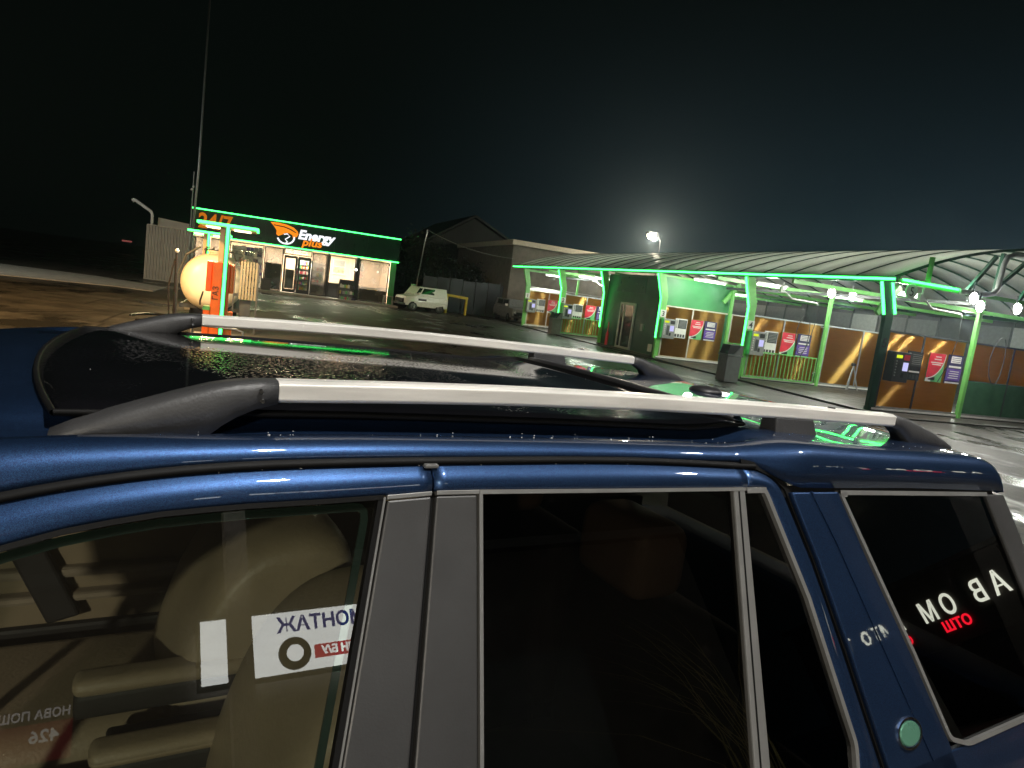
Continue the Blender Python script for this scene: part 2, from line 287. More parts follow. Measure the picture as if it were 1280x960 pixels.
# ------------------------------------------------------------------ mesh helpers
class MB:
    def __init__(s): s.v = []; s.f = []
    def add(s, vs, fs):
        b = len(s.v); s.v += [tuple(x) for x in vs]; s.f += [tuple(b+i for i in f) for f in fs]; return s
    def box(s, x0, x1, y0, y1, z0, z1):
        return s.add([(x0,y0,z0),(x1,y0,z0),(x1,y1,z0),(x0,y1,z0),(x0,y0,z1),(x1,y0,z1),(x1,y1,z1),(x0,y1,z1)],
                     [(0,3,2,1),(4,5,6,7),(0,1,5,4),(1,2,6,5),(2,3,7,6),(3,0,4,7)])
    def beam(s, a, b, w, h=None, upv=(0,0,1)):
        h = h or w; a = Vector(a); b = Vector(b); d = (b-a).normalized(); u_ = Vector(upv)
        if abs(d.dot(u_)) > 0.98: u_ = Vector((0,1,0))
        x = d.cross(u_).normalized()*w/2; y = x.cross(d).normalized()*h/2
        vs = [a-x-y, a+x-y, a+x+y, a-x+y, b-x-y, b+x-y, b+x+y, b-x+y]
        return s.add(vs, [(0,3,2,1),(4,5,6,7),(0,1,5,4),(1,2,6,5),(2,3,7,6),(3,0,4,7)])
    def tube(s, pts, r, n=8, cap=True):
        pts = [Vector(p) for p in pts]; rs = r if isinstance(r, (list, tuple)) else [r]*len(pts); vs = []; fs = []
        prev = None
        for i, p in enumerate(pts):
            d = (pts[min(i+1, len(pts)-1)]-pts[max(i-1, 0)]).normalized()
            ref = prev if prev is not None else (Vector((0,0,1)) if abs(d.z) < 0.95 else Vector((0,1,0)))
            x = (ref-d*ref.dot(d)).normalized(); prev = x; y = d.cross(x)
            for k in range(n):
                a = 2*math.pi*k/n; vs.append(p+(x*math.cos(a)+y*math.sin(a))*rs[i])
        for i in range(len(pts)-1):
            for k in range(n):
                k2 = (k+1) % n; fs.append((i*n+k, i*n+k2, (i+1)*n+k2, (i+1)*n+k))
        if cap: fs.append(tuple(range(n-1, -1, -1))); fs.append(tuple((len(pts)-1)*n+k for k in range(n)))
        return s.add(vs, fs)
    def lathe(s, prof, c=(0,0,0), axis='z', n=24):
        # prof: list of (radius, height)
        vs = []; fs = []
        for r_, h in prof:
            for k in range(n):
                a = 2*math.pi*k/n; x, y = r_*math.cos(a), r_*math.sin(a)
                p = {'z': (x, y, h), 'y': (x, h, y), 'x': (h, x, y)}[axis]
                vs.append((p[0]+c[0], p[1]+c[1], p[2]+c[2]))
        for i in range(len(prof)-1):
            for k in range(n):
                k2 = (k+1) % n; fs.append((i*n+k, i*n+k2, (i+1)*n+k2, (i+1)*n+k))
        fs.append(tuple(range(n-1, -1, -1))); fs.append(tuple((len(prof)-1)*n+k for k in range(n)))
        return s.add(vs, fs)
    def prism(s, front, back):
        n = len(front)
        return s.add(list(front)+list(back), [tuple(range(n)), tuple(range(2*n-1, n-1, -1))]+[(i, n+i, n+(i+1) % n, (i+1) % n) for i in range(n)])
    def grid(s, rows, close=False):
        n = len(rows[0]); vs = [p for r_ in rows for p in r_]; fs = []
        for i in range(len(rows)-1):
            for k in range(n if close else n-1):
                k2 = (k+1) % n; fs.append((i*n+k, i*n+k2, (i+1)*n+k2, (i+1)*n+k))
        return s.add(vs, fs)
    def build(s, name, material, parent=None, bevel=0.0, smooth=False, off=None, solid=0.0, subd=0):
        me = bpy.data.meshes.new(name)
        vs = s.v
        if parent is not None and off is None: off = OFF.get(parent.name, (0,0,0))
        if off: vs = [(x-off[0], y-off[1], z-off[2]) for x, y, z in vs]
        me.from_pydata(vs, [], s.f)
        bm = bmesh.new(); bm.from_mesh(me); bmesh.ops.recalc_face_normals(bm, faces=bm.faces); bm.to_mesh(me); bm.free()
        if material: me.materials.append(MT[material] if isinstance(material, str) else material)
        if smooth:
            for p in me.polygons: p.use_smooth = True
        o = bpy.data.objects.new(name, me); COL.objects.link(o)
        if parent is not None: o.parent = parent; OFF[o.name] = off or (0,0,0)
        if solid:
            md = o.modifiers.new('thick', 'SOLIDIFY'); md.thickness = solid; md.offset = -1
        if bevel:
            md = o.modifiers.new('edge', 'BEVEL'); md.width = bevel; md.segments = 2; md.limit_method = 'ANGLE'; md.angle_limit = R(40)
        if subd:
            md = o.modifiers.new('sub', 'SUBSURF'); md.levels = subd; md.render_levels = subd
        return o
OFF = {}
def thing(name, label, cat, loc, group=None, rotz=0.0, local=False):
    o = bpy.data.objects.new(name, None); COL.objects.link(o); o.location = loc; o.rotation_euler = (0, 0, rotz); o.empty_display_size = 0.2
    o['label'] = label; o['category'] = cat
    if group: o['group'] = group
    OFF[o.name] = (0,0,0) if local else tuple(loc)
    return o
def tag(o, label, cat, group=None):
    o['label'] = label; o['category'] = cat
    if group: o['group'] = group
    return o
def struct(o): o['kind'] = 'structure'; return o
def kids(o): return [c for c in bpy.data.objects if c.parent is o]
def dup(root, loc, label, rotz=None):
    bypar = {}
    for c in bpy.data.objects:
        if c.parent: bypar.setdefault(c.parent.name, []).append(c)
    def cp(o, par):
        c = o.copy(); COL.objects.link(c)
        if par: c.parent = par
        for ch in bypar.get(o.name, []): cp(ch, c)
        return c
    r_ = cp(root, None); r_.location = loc; r_['label'] = label
    if rotz is not None: r_.rotation_euler = (0, 0, rotz)
    return r_
def text(body, org, xd, yd, size, m_, parent, name='lettering', ext=0.01, align='LEFT', weight=0.0, sx=1.0, shear=0.0):
    c = bpy.data.curves.new(name, 'FONT'); c.body = body; c.size = size; c.extrude = ext; c.align_x = align; c.offset = weight; c.shear = shear; c.resolution_u = 3
    c.materials.append(MT[m_]); o = bpy.data.objects.new(name, c); COL.objects.link(o)
    x = Vector(xd).normalized(); y = Vector(yd).normalized(); z = x.cross(y)
    off = Vector(OFF.get(parent.name, (0,0,0))) if parent else Vector((0,0,0)); p = Vector(org)-off
    mm = Matrix(((x.x*sx, y.x, z.x, p.x), (x.y*sx, y.y, z.y, p.y), (x.z*sx, y.z, z.z, p.z), (0,0,0,1)))
    me = bpy.data.meshes.new_from_object(o); me.name = name
    bpy.data.objects.remove(o); bpy.data.curves.remove(c)
    o = bpy.data.objects.new(name, me); COL.objects.link(o)
    if not me.materials: me.materials.append(MT[m_])
    if parent: o.parent = parent
    o.matrix_local = mm
    return o
def light(name, kind, loc, target, energy, col, size=0.2, spot=None, blend=0.6, parent=None):
    l = bpy.data.lights.new(name, kind); l.energy = energy; l.color = col
    if kind == 'SPOT': l.spot_size = R(spot or 120); l.spot_blend = blend; l.shadow_soft_size = size
    elif kind == 'AREA': l.size = size
    else: l.shadow_soft_size = size
    o = bpy.data.objects.new(name, l); COL.objects.link(o); o.location = loc
    if target: o.rotation_euler = (Vector(target)-Vector(loc)).to_track_quat('-Z', 'Y').to_euler()
    return o
def lerp(tab, x):
    if x <= tab[0][0]: return tab[0][1]
    for (a, b), (c, d) in zip(tab, tab[1:]):
        if x <= c: return b+(d-b)*(x-a)/(c-a)
    return tab[-1][1]
def smooth_tab(tab, x):
    # monotone-ish smooth lookup: average of the piecewise line over a small window
    return sum(lerp(tab, x+d) for d in (-0.04, -0.02, 0, 0.02, 0.04))/5

# ------------------------------------------------------------------ ground
g = MB(); g.box(-400, 400, -150, 700, -0.5, 0)
struct(g.build('ground', 'ground'))
p_ = [(-60, 62), (-24, 47), (-11.8, 39.5), (-7.5, 38.3), (-5.6, 36.6), (-4.1, 35.2), (-4.1, 31.0), (-5.46, 31.6), (-8.9, 30.6), (-20, 27), (-60, 26)]
g = MB(); g.prism([(x, y, 0.03) for x, y in p_], [(x, y, -0.2) for x, y in p_]); struct(g.build('gravel_path', 'gravel', bevel=0.02))
# wash apron: raised slab with kerb
g = MB(); g.prism([(14.3, 40.5, 0.05), (15.0, 12.6, 0.05), (40, 12.2, 0.05), (40, 40.5, 0.05)], [(14.3, 40.5, -0.3), (15.0, 12.6, -0.3), (40, 12.2, -0.3), (40, 40.5, -0.3)])
struct(g.build('wash_apron', 'plinth', bevel=0.02))

for i, x in enumerate((3.2, 5.9, 8.6)):
    ln = MB().box(x, x+0.12, 36.5, 41.2, 0.0, 0.005); struct(ln.build('parking_line', mat('worn_white_line', (0.16, 0.16, 0.15), 0.6, col2=(0.38, 0.38, 0.36), scale=5)))
kb = MB().box(-4.2, 7.9, 42.6, 42.78, 0, 0.13); struct(kb.build('shop_kerb', 'concrete', bevel=0.02))
pv_ = MB().box(-4.2, 7.9, 42.79, 44.02, 0, 0.12); struct(pv_.build('shop_pavement', 'concrete'))
# ------------------------------------------------------------------ THE BLUE CAR (own frame: u rearwards, v away from camera, z up)
PSI = R(10.0)
car = thing('parked_car', 'dark blue estate off-roader with silver roof rails and beige seats, nearest the camera', 'car', (0.03, 1.054, 0), rotz=PSI, local=True)
def Sv(z, proud=0.0): return -0.152+0.42*(z-1.52)-proud*0.922
def Sp(u, z, proud=0.0): return (u, Sv(z)-proud*0.922, z+proud*0.387)
G_ = [(-0.95, 1.30), (-0.65, 1.43), (-0.45, 1.497), (-0.309, 1.528), (-0.266, 1.536), (-0.22, 1.543), (-0.171, 1.549), (-0.11, 1.554), (-0.034, 1.558), (0.08, 1.56), (0.2, 1.561), (0.35, 1.561), (0.46, 1.561), (0.6, 1.559), (0.757, 1.553), (0.861, 1.547)]
W_ = [(-0.95, 1.19), (-0.65, 1.355), (-0.45, 1.437), (-0.304, 1.482), (-0.269, 1.491), (-0.233, 1.499), (-0.152, 1.509), (-0.063, 1.514), (0.037, 1.516), (0.131, 1.519), (0.2, 1.522), (0.276, 1.522), (0.5, 1.518), (0.82, 1.512), (0.93, 1.509)]
ZT = [(-1.0, 1.43), (-0.75, 1.50), (-0.6, 1.535), (-0.45, 1.562), (-0.315, 1.579), (-0.2, 1.583), (0.1, 1.587), (0.5, 1.585), (0.744, 1.581), (0.87, 1.578), (0.94, 1.584), (1.0, 1.591), (1.07, 1.592), (1.21, 1.584), (1.53, 1.572), (1.66, 1.568), (1.72, 1.565), (1.77, 1.560), (1.80, 1.550), (1.82, 1.532), (1.832, 1.508), (1.837, 1.476)]
EB = G_[:-1]+[(0.861, 1.552), (0.905, 1.546), (0.949, 1.531), (0.979, 1.507), (1.03, 1.503), (1.4, 1.494), (1.96, 1.470)]
def zroof(u):
    k = min(1, max(0, (u-1.60)/0.06)); return smooth_tab(ZT, min(u, 1.66))*(1-k)+lerp(ZT, u)*k
us = [-1.0+0.05*i for i in range(11)]+[-0.46+0.03*i for i in range(14)]+[-0.02+0.06*i for i in range(14)]+[0.84+0.02*i for i in range(12)]+[1.10+0.05*i for i in range(13)]+[1.73, 1.76, 1.785, 1.80, 1.812, 1.822, 1.830, 1.8365]
def rzz(zt, u, v_):
    # crowned skin with a shallow ditch under each rail
    vv = min(v_, 1.05-v_); a = min(1, max(0, (u+0.36)/0.06))*min(1, max(0, (1.0-u)/0.08))
    d = 0.016*a*(min(1, max(0, (vv+0.072)/0.018)) if vv < 0 else min(1, max(0, (0.055-vv)/0.02)))
    return zt+0.012*(1-((v_-0.525)/0.61)**2)-d
def roof_row(u):
    zt = zroof(u); eb = min(smooth_tab(EB, u)+0.003, zt-0.004); top_v = -0.085
    bv = Sv(eb)+0.014 if u < 0.87 else Sv(eb)+0.014*max(0, 1-(u-0.87)/0.1)
    half = []
    for i in range(9):
        t = math.pi/2*(1-i/8)
        e_ = 2/(2.0+1.6*min(1, max(0, (u-0.88)/0.15)))
        half.append((bv+(top_v-bv)*(1-math.sin(t)**e_), eb+(zt-eb)*max(0, math.cos(t))**e_))
    mid = [(v_, rzz(zt, u, v_)) for v_ in [-0.072, -0.06, -0.045, -0.02, 0.0, 0.02, 0.045, 0.06, 0.15, 0.28, 0.42, 0.525]]
    side = half+mid
    full = side+[(1.05-v_, z_) for v_, z_ in reversed(side[:-1])]
    return [(u, v_, z_) for v_, z_ in full]
MB().grid([roof_row(u) for u in us]).build('roof', 'paint', car, smooth=True, solid=0.02)
# gutter channel (dark) under the roof edge
rows = []
for u in us:
    if u <= 0.90:
        z_ = smooth_tab(G_, u)
        rows.append([(u, Sv(z_)+0.030, z_+0.006), (u, Sv(z_)+0.004, z_+0.003), (u, Sv(z_)+0.003, z_-0.004), (u, Sv(z_)+0.030, z_-0.008)])
MB().grid(rows).build('gutter_seal', 'rubber', car, smooth=True)
def band(u0, u1, name):
    rows = []
    n = max(8, int((u1-u0)/0.02))
    for i in range(n+1):
        u = u0+(u1-u0)*i/n; zt = smooth_tab(G_, u)-0.0025; zb = lerp(W_, u)
        r_ = []
        for k in range(9):
            t = k/8; z_ = zt+(zb-zt)*t
            bulge = 0.005*math.sin(math.pi*min(1, t*1.0))
            r_.append((u, Sv(z_)+0.012*(1-t)**3-bulge, z_))
        rows.append(r_)
    return MB().grid(rows)
def side_poly(name, pts, m_, proud=0.0, th=0.02, bev=0.003, parent=None, ins=None):
    mb = MB(); mb.prism([Sp(u, z, proud) for u, z in pts], [Sp(u, z, proud-th) for u, z in pts])
    return mb.build(name, m_, parent or car, bevel=bev)
def side_strip(pts, w, proud, th, closed=False):
    mb = MB(); n = len(pts); rows = []
    for i in range(n):
        a = pts[(i-1) % n] if closed or i else pts[0]; c = pts[(i+1) % n] if closed or i < n-1 else pts[-1]
        d = Vector((c[0]-a[0], c[1]-a[1])).normalized(); nr = Vector((-d.y, d.x))
        p = Vector(pts[i]); q = p+nr*w
        rows.append([Sp(p.x, p.y, proud), Sp(q.x, q.y, proud), Sp(q.x, q.y, proud-th), Sp(p.x, p.y, proud-th)])
    if closed: rows.append(rows[0])
    return mb.grid(rows, close=True)
def side_sheet(name, pts, m_, proud, parent=None):
    mb = MB(); mb.add([Sp(u, z, proud) for u, z in pts], [tuple(range(len(pts)))]); return mb.build(name, m_, parent or car)
def roundpts(pts, r=0.02, seg=4, which=None):
    o = []; n = len(pts)
    for i, p in enumerate(pts):
        if which is not None and i not in which: o.append(p); continue
        a = Vector(pts[i-1]); b = Vector(p); c = Vector(pts[(i+1) % n])
        d1 = (a-b); d2_ = (c-b); k = min(r, d1.length*0.45, d2_.length*0.45); s_ = b+d1.normalized()*k; e = b+d2_.normalized()*k
        for j in range(seg+1):
            t = j/seg; q = s_*(1-t)**2+b*2*t*(1-t)+e*t*t; o.append((q.x, q.y))
    return o
ZB = 0.90   # belt line
fd = MB()
front_door = band(-0.95, 0.1995, 'front_door').build('front_door', 'paint', car, smooth=True, solid=0.012)
rear_door = band(0.2035, 0.862, 'rear_door').build('rear_door', 'paint', car, smooth=True, solid=0.012)
OUT_ = [(0.862, 1.5445), (0.885, 1.5422), (0.910, 1.5375), (0.930, 1.5315), (0.947, 1.5235), (0.960, 1.515), (0.970, 1.505), (0.980, 1.488), (1.000, 1.441), (1.029, 1.373), (1.056, 1.292), (1.083, 1.205), (1.113, 1.102), (1.143, 0.997), (1.17, ZB)]
INN_ = [(0.862, 1.5116), (0.875, 1.5113), (0.888, 1.511), (0.900, 1.5107), (0.906, 1.5105), (0.910, 1.509), (0.913, 1.505), (0.918, 1.494), (0.935, 1.452), (0.962, 1.386), (0.990, 1.316), (1.018, 1.222), (1.045, 1.125), (1.065, 1.04), (1.050, ZB)]
rows = []
for (a, b), (c, d) in zip(OUT_, INN_):
    r_ = []
    for k in range(9):
        t = k/8; u_, z_ = a+(c-a)*t, b+(d-b)*t
        r_.append((u_, Sv(z_)+0.012*(1-t)**3-0.005*math.sin(math.pi*t), z_))
    rows.append(r_)
MB().grid(rows).build('door_rear_edge', 'paint', rear_door, smooth=True, solid=0.012)
# window line trims
wl_ = [(u, lerp(W_, u)+0.001) for u in [-0.95+0.05*i for i in range(22)]+[0.125]]
side_strip(wl_, -0.006, 0.004, 0.012).build('window_trim', 'rubber', front_door, smooth=False)
# front window glass + green edge
gpts = [(u, lerp(W_, u)-0.006) for u in [-0.95+0.05*i for i in range(21)]+[0.06, 0.09]]+[(0.116, 1.511), (0.046, 1.215), (-0.02, ZB-0.03), (-0.95, ZB-0.03)]
fg = side_sheet('window_glass', gpts, 'glass_f', -0.004, front_door)
edge = [(u, lerp(W_, u)-0.006) for u in [-0.95+0.05*i for i in range(21)]+[0.06, 0.085]]+[(0.096, 1.510), (0.104, 1.503), (0.105, 1.49), (0.090, 1.425), (0.034, 1.190), (-0.030, 0.93)]
side_strip(edge, -0.0105, -0.006, 0.004).build('glass_edge', 'glass_e', front_door)
side_strip([(0.118, 1.517), (0.048, 1.213), (-0.022, ZB)], 0.010, 0.003, 0.014).build('window_seal', 'rubber', front_door)
side_strip([(0.125, 1.517), (0.056, 1.213), (-0.012, ZB)], 0.003, 0.005, 0.010).build('seal_lip', 'trim', front_door)
# pillars
side_poly('pillar_cover', [(0.131, 1.5125), (0.1975, 1.5155), (0.149, 1.194), (0.105, ZB), (-0.008, ZB), (0.060, 1.205)], 'pillar', 0.003, 0.02, 0.003, front_door)
side_poly('pillar_top_trim', [(0.1305, 1.5195), (0.1985, 1.5225), (0.1978, 1.5165), (0.1303, 1.5135)], 'trim', 0.004, 0.01, 0.001, front_door)
side_poly('pillar_cover', [(0.2055, 1.516), (0.272, 1.5155), (0.249, 1.173), (0.230, ZB), (0.112, ZB), (0.157, 1.192)], 'pillar', 0.003, 0.02, 0.003, rear_door)
side_poly('pillar_top_trim', [(0.206, 1.523), (0.276, 1.5225), (0.2755, 1.5165), (0.2058, 1.517)], 'trim', 0.004, 0.01, 0.001, rear_door)
side_poly('door_gap', [(0.196, 1.555), (0.210, 1.555), (0.205, 1.51), (0.156, 1.19), (0.11, ZB), (0.10, ZB), (0.148, 1.19)], 'rubber', -0.008, 0.012, 0.0)
MB().box(0.190, 0.212, Sv(1.557)-0.003, Sv(1.557)+0.02, 1.553, 1.559).build('rain_clip', 'trim', car, bevel=0.002)
# rear door glass
side_sheet('window_glass', [(0.278, 1.5215), (0.818, 1.512), (0.775, 1.071), (0.75, ZB-0.03), (0.232, ZB-0.03), (0.253, 1.173)], 'glass_r', -0.003, rear_door)
side_strip([(0.276, 1.5225), (0.5, 1.518), (0.82, 1.512), (0.912, 1.51)], -0.006, 0.004, 0.012).build('window_trim', 'trim', rear_door)
side_strip([(0.2745, 1.517), (0.251, 1.173), (0.232, ZB)], 0.006, 0.005, 0.012).build('window_trim', 'trim', rear_door)
side_poly('window_divider', [(0.822, 1.5125), (0.853, 1.512), (0.819, 1.062), (0.806, ZB), (0.768, ZB), (0.780, 1.070)], 'trim', 0.003, 0.02, 0.003, rear_door)
side_strip([(0.832, 1.505), (0.792, 1.066), (0.78, ZB)], 0.003, 0.0045, 0.004).build('divider_groove', 'rubber', rear_door)
side_sheet('quarter_glass', [(0.855, 1.508), (0.907, 1.505), (0.985, 1.313), (1.058, 1.06), (1.05, 1.03), (1.04, ZB), (0.80, ZB), (0.82, 1.062)], 'glass_r', -0.003, rear_door)
tr = roundpts([(0.854, 1.511), (0.910, 1.510), (0.991, 1.313), (1.064, 1.053), (1.056, 1.010), (1.045, ZB)], 0.012, 3, {1, 3})
side_strip(tr, -0.010, 0.006, 0.014).build('window_trim', 'trim', rear_door)
# shut line gap between rear door and pillar
sh = [(0.861, 1.549), (0.905, 1.543), (0.949, 1.528), (0.979, 1.505), (1.032, 1.373), (1.086, 1.205), (1.146, 0.997), (1.175, ZB)]
side_strip(sh, 0.014, -0.007, 0.012).build('shut_line', 'rubber', car)
# rear quarter panel
qo = [(1.140, 1.4985), (1.737, 1.4775), (1.87, 1.14), (1.93, 0.985), (1.704, 0.9845), (1.442, 0.978), (1.378, 0.999), (1.30, 1.169), (1.20, 1.366)]
cpill = side_poly('rear_pillar', [(0.986, 1.4995), (1.139, 1.4960), (1.196, 1.366), (1.296, 1.169), (1.374, 0.999), (1.40, ZB), (1.182, ZB), (1.152, 0.997), (1.091, 1.205), (1.037, 1.373)], 'paint', 0.003, 0.02, 0.004)
side_strip([(1.045, 1.498), (1.10, 1.40), (1.20, 1.19), (1.30, 0.98)], 0.004, 0.0055, 0.004).build('body_crease', 'paint', cpill)
side_sheet('quarter_window', [(1.145, 1.490), (1.73, 1.470), (1.86, 1.14), (1.92, 0.99), (1.704, 0.991), (1.442, 0.987), (1.385, 1.004), (1.306, 1.173), (1.206, 1.366)], 'glass_q', -0.002)
qr = roundpts([(1.139, 1.4975), (1.735, 1.4765)], 0.0, 1, set())
side_strip([(1.139, 1.4985), (1.736, 1.478)], -0.009, 0.007, 0.014).build('quarter_trim', 'trim', car)
qq = roundpts([(1.160, 1.494), (1.135, 1.494), (1.196, 1.370), (1.296, 1.171), (1.372, 1.002), (1.440, 0.981), (1.704, 0.985), (1.94, 0.985)], 0.016, 4, {1, 4, 5})
side_strip(qq, 0.009, 0.007, 0.014).build('quarter_trim', 'trim', car)
side_poly('tail_pillar', [(1.735, 1.473), (1.826, 1.470), (1.859, 1.389), (1.90, 1.27), (1.99, 0.985), (1.925, 0.985), (1.855, 1.16)], 'pillar', 0.004, 0.02, 0.004)
bd = MB(); c_ = (1.2335, 1.041)
bd.prism([Sp(c_[0]+0.034*math.cos(a), c_[1]+0.0215*math.sin(a), 0.008) for a in [i*math.pi/12 for i in range(24)]], [Sp(c_[0]+0.036*math.cos(a), c_[1]+0.023*math.sin(a), 0.0) for a in [i*math.pi/12 for i in range(24)]])
bd = bd.build('badge', 'badge', car, bevel=0.002)
side_strip([(c_[0]+0.038*math.cos(a), c_[1]+0.0245*math.sin(a)) for a in [-i*math.pi/12 for i in range(24)]], 0.004, 0.007, 0.008, True).build('badge_rim', 'chrome', bd)
# lower body (below the belt), mostly out of the frame
def low_row(u, v_sign):
    w = lerp([(-2.55, 0.20), (-2.3, 0.06), (-1.9, 0), (1.6, 0), (1.95, 0.03), (2.1, 0.10)], u)
    pr = [(0.905, -0.404), (0.86, -0.425), (0.78, -0.435), (0.62, -0.432), (0.45, -0.42), (0.30, -0.39)]
    return [(u, (v_+w) if v_sign > 0 else 1.05-(v_+w), z_) for z_, v_ in pr]
uu = [-2.55, -2.4, -2.2, -1.9, -1.4, -0.95, -0.4, 0.1, 0.6, 1.0, 1.4, 1.6, 1.8, 1.95, 2.1]
for s_ in (1, -1): MB().grid([low_row(u, s_) for u in uu]).build('body_side', 'paint', car, smooth=True, solid=0.02)
# belt shoulder closing windows and lower body, bottom of quarter window
for a, b in ((-0.95, 0.108), (0.112, 1.17), (1.18, 1.99)):
    z_t = 0.984 if a > 1 else 0.912
    side_poly('belt_panel', [(a, z_t), (b, z_t), (b, 0.88), (a, 0.88)], 'paint' if a > 1 else 'rubber', 0.003, 0.02, 0.003)
# bonnet, windscreen, nose, tail
MB().grid([[(u, v_, z_+0.03*(1-((v_-0.525)/0.9)**2)) for v_ in (-0.40, -0.2, 0.1, 0.525, 0.95, 1.25, 1.45)] for u, z_ in ((-0.95-0.35, 0.93), (-1.6, 0.91), (-2.0, 0.88), (-2.4, 0.80), (-2.55, 0.68))]).build('bonnet', 'paint', car, smooth=True, solid=0.02)
MB().grid([[(u, v_, z_) for v_ in vv] for u, z_, vv in ((-0.99, 1.425, (-0.05, 0.525, 1.10)), (-1.32, 0.95, (-0.30, 0.525, 1.35)))]).build('windscreen', 'glass_f', car)
MB().box(-2.58, -2.5, -0.2, 1.25, 0.3, 0.70).build('front_bumper', 'blackplastic', car, bevel=0.03)
MB().box(1.93, 2.12, -0.30, 1.35, 0.3, 0.92).build('tailgate', 'paint', car, bevel=0.03)
MB().add([(1.845, 0.0, 1.47), (1.845, 1.05, 1.47), (2.09, 1.28, 0.93), (2.09, -0.23, 0.93)], [(0, 1, 2, 3)]).build('tailgate_glass', 'glass_r', car)
for wu in (-1.75, 0.87):
    for wv in (-0.33, 1.38):
        sgn = -1 if wv < 0.5 else 1
        w = MB().lathe([(0.20, -0.11), (0.31, -0.11), (0.34, -0.07), (0.34, 0.07), (0.31, 0.11), (0.20, 0.11)], (wu, wv, 0.34), 'y').build('tyre', 'tyre', car, smooth=False)
        MB().lathe([(0.205, -0.06), (0.205, 0.06)], (wu, wv+sgn*0.05, 0.34), 'y').build('rim', 'alu', w)
# far side of the cabin
def far_poly(name, pts, m_, parent=None):
    return MB().prism([(u, 1.05-Sv(z_)-0.01, z_) for u, z_ in pts], [(u, 1.05-Sv(z_)-0.03, z_) for u, z_ in pts]).build(name, m_, parent or car)
far_poly('far_pillar', [(0.13, 1.55), (0.27, 1.55), (0.25, 0.9), (0.03, 0.9)], 'darkin')
far_poly('far_pillar', [(0.9, 1.55), (1.15, 1.5), (1.4, 0.9), (1.06, 0.9)], 'darkin')
far_poly('far_pillar', [(1.74, 1.5), (1.9, 1.5), (2.0, 0.9), (1.92, 0.9)], 'darkin')
MB().add([(-0.95, 1.18, 1.19), (-0.3, 1.19, 1.49), (1.74, 1.2, 1.48), (1.93, 1.4, 0.95), (-0.95, 1.42, 0.95)], [(0, 1, 2, 3, 4)]).build('far_window_glass', 'glass_r', car)
# headlining and floor
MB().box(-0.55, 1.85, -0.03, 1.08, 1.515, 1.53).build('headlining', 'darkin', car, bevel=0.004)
MB().box(-1.3, 1.95, -0.33, 1.38, 0.33, 0.36).build('cabin_floor', 'darkin', car)
MB().box(-1.30, -0.98, -0.28, 1.33, 0.72, 0.95).build('dashboard', 'darkin', car, bevel=0.05)
# far door card with ledges
dc = MB().box(-0.95, 0.2, 1.22, 1.30, 0.40, 1.03).build('door_card', 'doorcard', car, bevel=0.012)
MB().box(-0.85, 0.10, 1.185, 1.235, 0.845, 0.875).build('door_ledge', 'cloth', dc, bevel=0.012)
MB().box(-0.80, 0.08, 1.175, 1.235, 0.775, 0.80).build('door_ledge', 'cloth', dc, bevel=0.012)
MB().box(-0.85, 0.10, 1.195, 1.225, 0.44, 0.70).build('door_pocket', 'darkin', dc, bevel=0.012)
MB().prism([(-0.47, 1.17, 1.03), (-0.38, 1.17, 1.03), (-0.25, 1.16, 0.74), (-0.33, 1.16, 0.72)], [(-0.47, 1.215, 1.03), (-0.38, 1.215, 1.03), (-0.25, 1.21, 0.74), (-0.33, 1.21, 0.72)]).build('door_pull', 'darkin', car, bevel=0.008)
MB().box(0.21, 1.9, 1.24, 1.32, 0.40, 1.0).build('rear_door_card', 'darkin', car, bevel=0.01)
# seats
def seat_back(vc, du, nm):
    prof = [(-0.10, 0.62), (-0.05, 0.84), (0.015, 1.02), (0.09, 1.11), (0.17, 1.155), (0.30, 1.165), (0.385, 1.12), (0.40, 0.98), (0.33, 0.74), (0.22, 0.55), (0.02, 0.52)]
    rows = []
    ws = [(-0.255, 0.72), (-0.245, 0.86), (-0.20, 0.97), (-0.10, 0.985), (0, 0.97), (0.10, 0.985), (0.20, 0.97), (0.245, 0.86), (0.255, 0.72)]
    cx = sum(p[0] for p in prof)/len(prof); cz = sum(p[1] for p in prof)/len(prof)
    for w, s_ in ws: rows.append([(cx+(p[0]-cx)*s_+du, vc+w, cz+(p[1]-cz)*s_) for p in prof])
    mb = MB().grid(rows, close=True)
    n = len(prof); mb.f.append(tuple(range(n-1, -1, -1))); mb.f.append(tuple(range(8*n, 9*n)))
    o = mb.build(nm, 'leather', car, smooth=True, subd=2)
    return o
def rounded_box(x0, x1, y0, y1, z0, z1, nm, m_, par, b=0.03):
    o = MB().box(x0, x1, y0, y1, z0, z1).build(nm, m_, par, smooth=True); md = o.modifiers.new('b', 'BEVEL'); md.width = b; md.segments = 4; md.limit_method = 'NONE'; return o
def seat(vc, du, hr):
    b = seat_back(vc, du, 'front_seat')
    rounded_box(-0.58+du, 0.10+du, vc-0.25, vc+0.25, 0.50, 0.72, 'seat_cushion', 'leather', b, 0.07)
    rounded_box(0.24+du, 0.36+du, vc-0.14, vc+0.14, 1.20, 1.38, 'headrest', 'leather', b, 0.05)
    MB().tube([(0.30+du, vc-0.06, 1.12), (0.31+du, vc-0.06, 1.24)], 0.006).build('headrest_post', 'chrome', b)
    MB().tube([(0.30+du, vc+0.06, 1.12), (0.31+du, vc+0.06, 1.24)], 0.006).build('headrest_post', 'chrome', b)
    return b
s1 = seat(0.87, 0.0, True)
s2 = seat(0.25, 0.075, True)
def armrest(u0, u1, v0, v1, z0, z1, zm, par):
    rounded_box(u0, u1, v0, v1, zm, z1, 'armrest', 'leather', par, 0.022)
    rounded_box(u0+0.004, u1, v0+0.004, v1-0.004, z0, zm+0.012, 'armrest_base', 'leather_d', par, 0.015)
armrest(-0.25, 0.16, 0.60, 0.675, 0.76, 0.855, 0.812, s1)
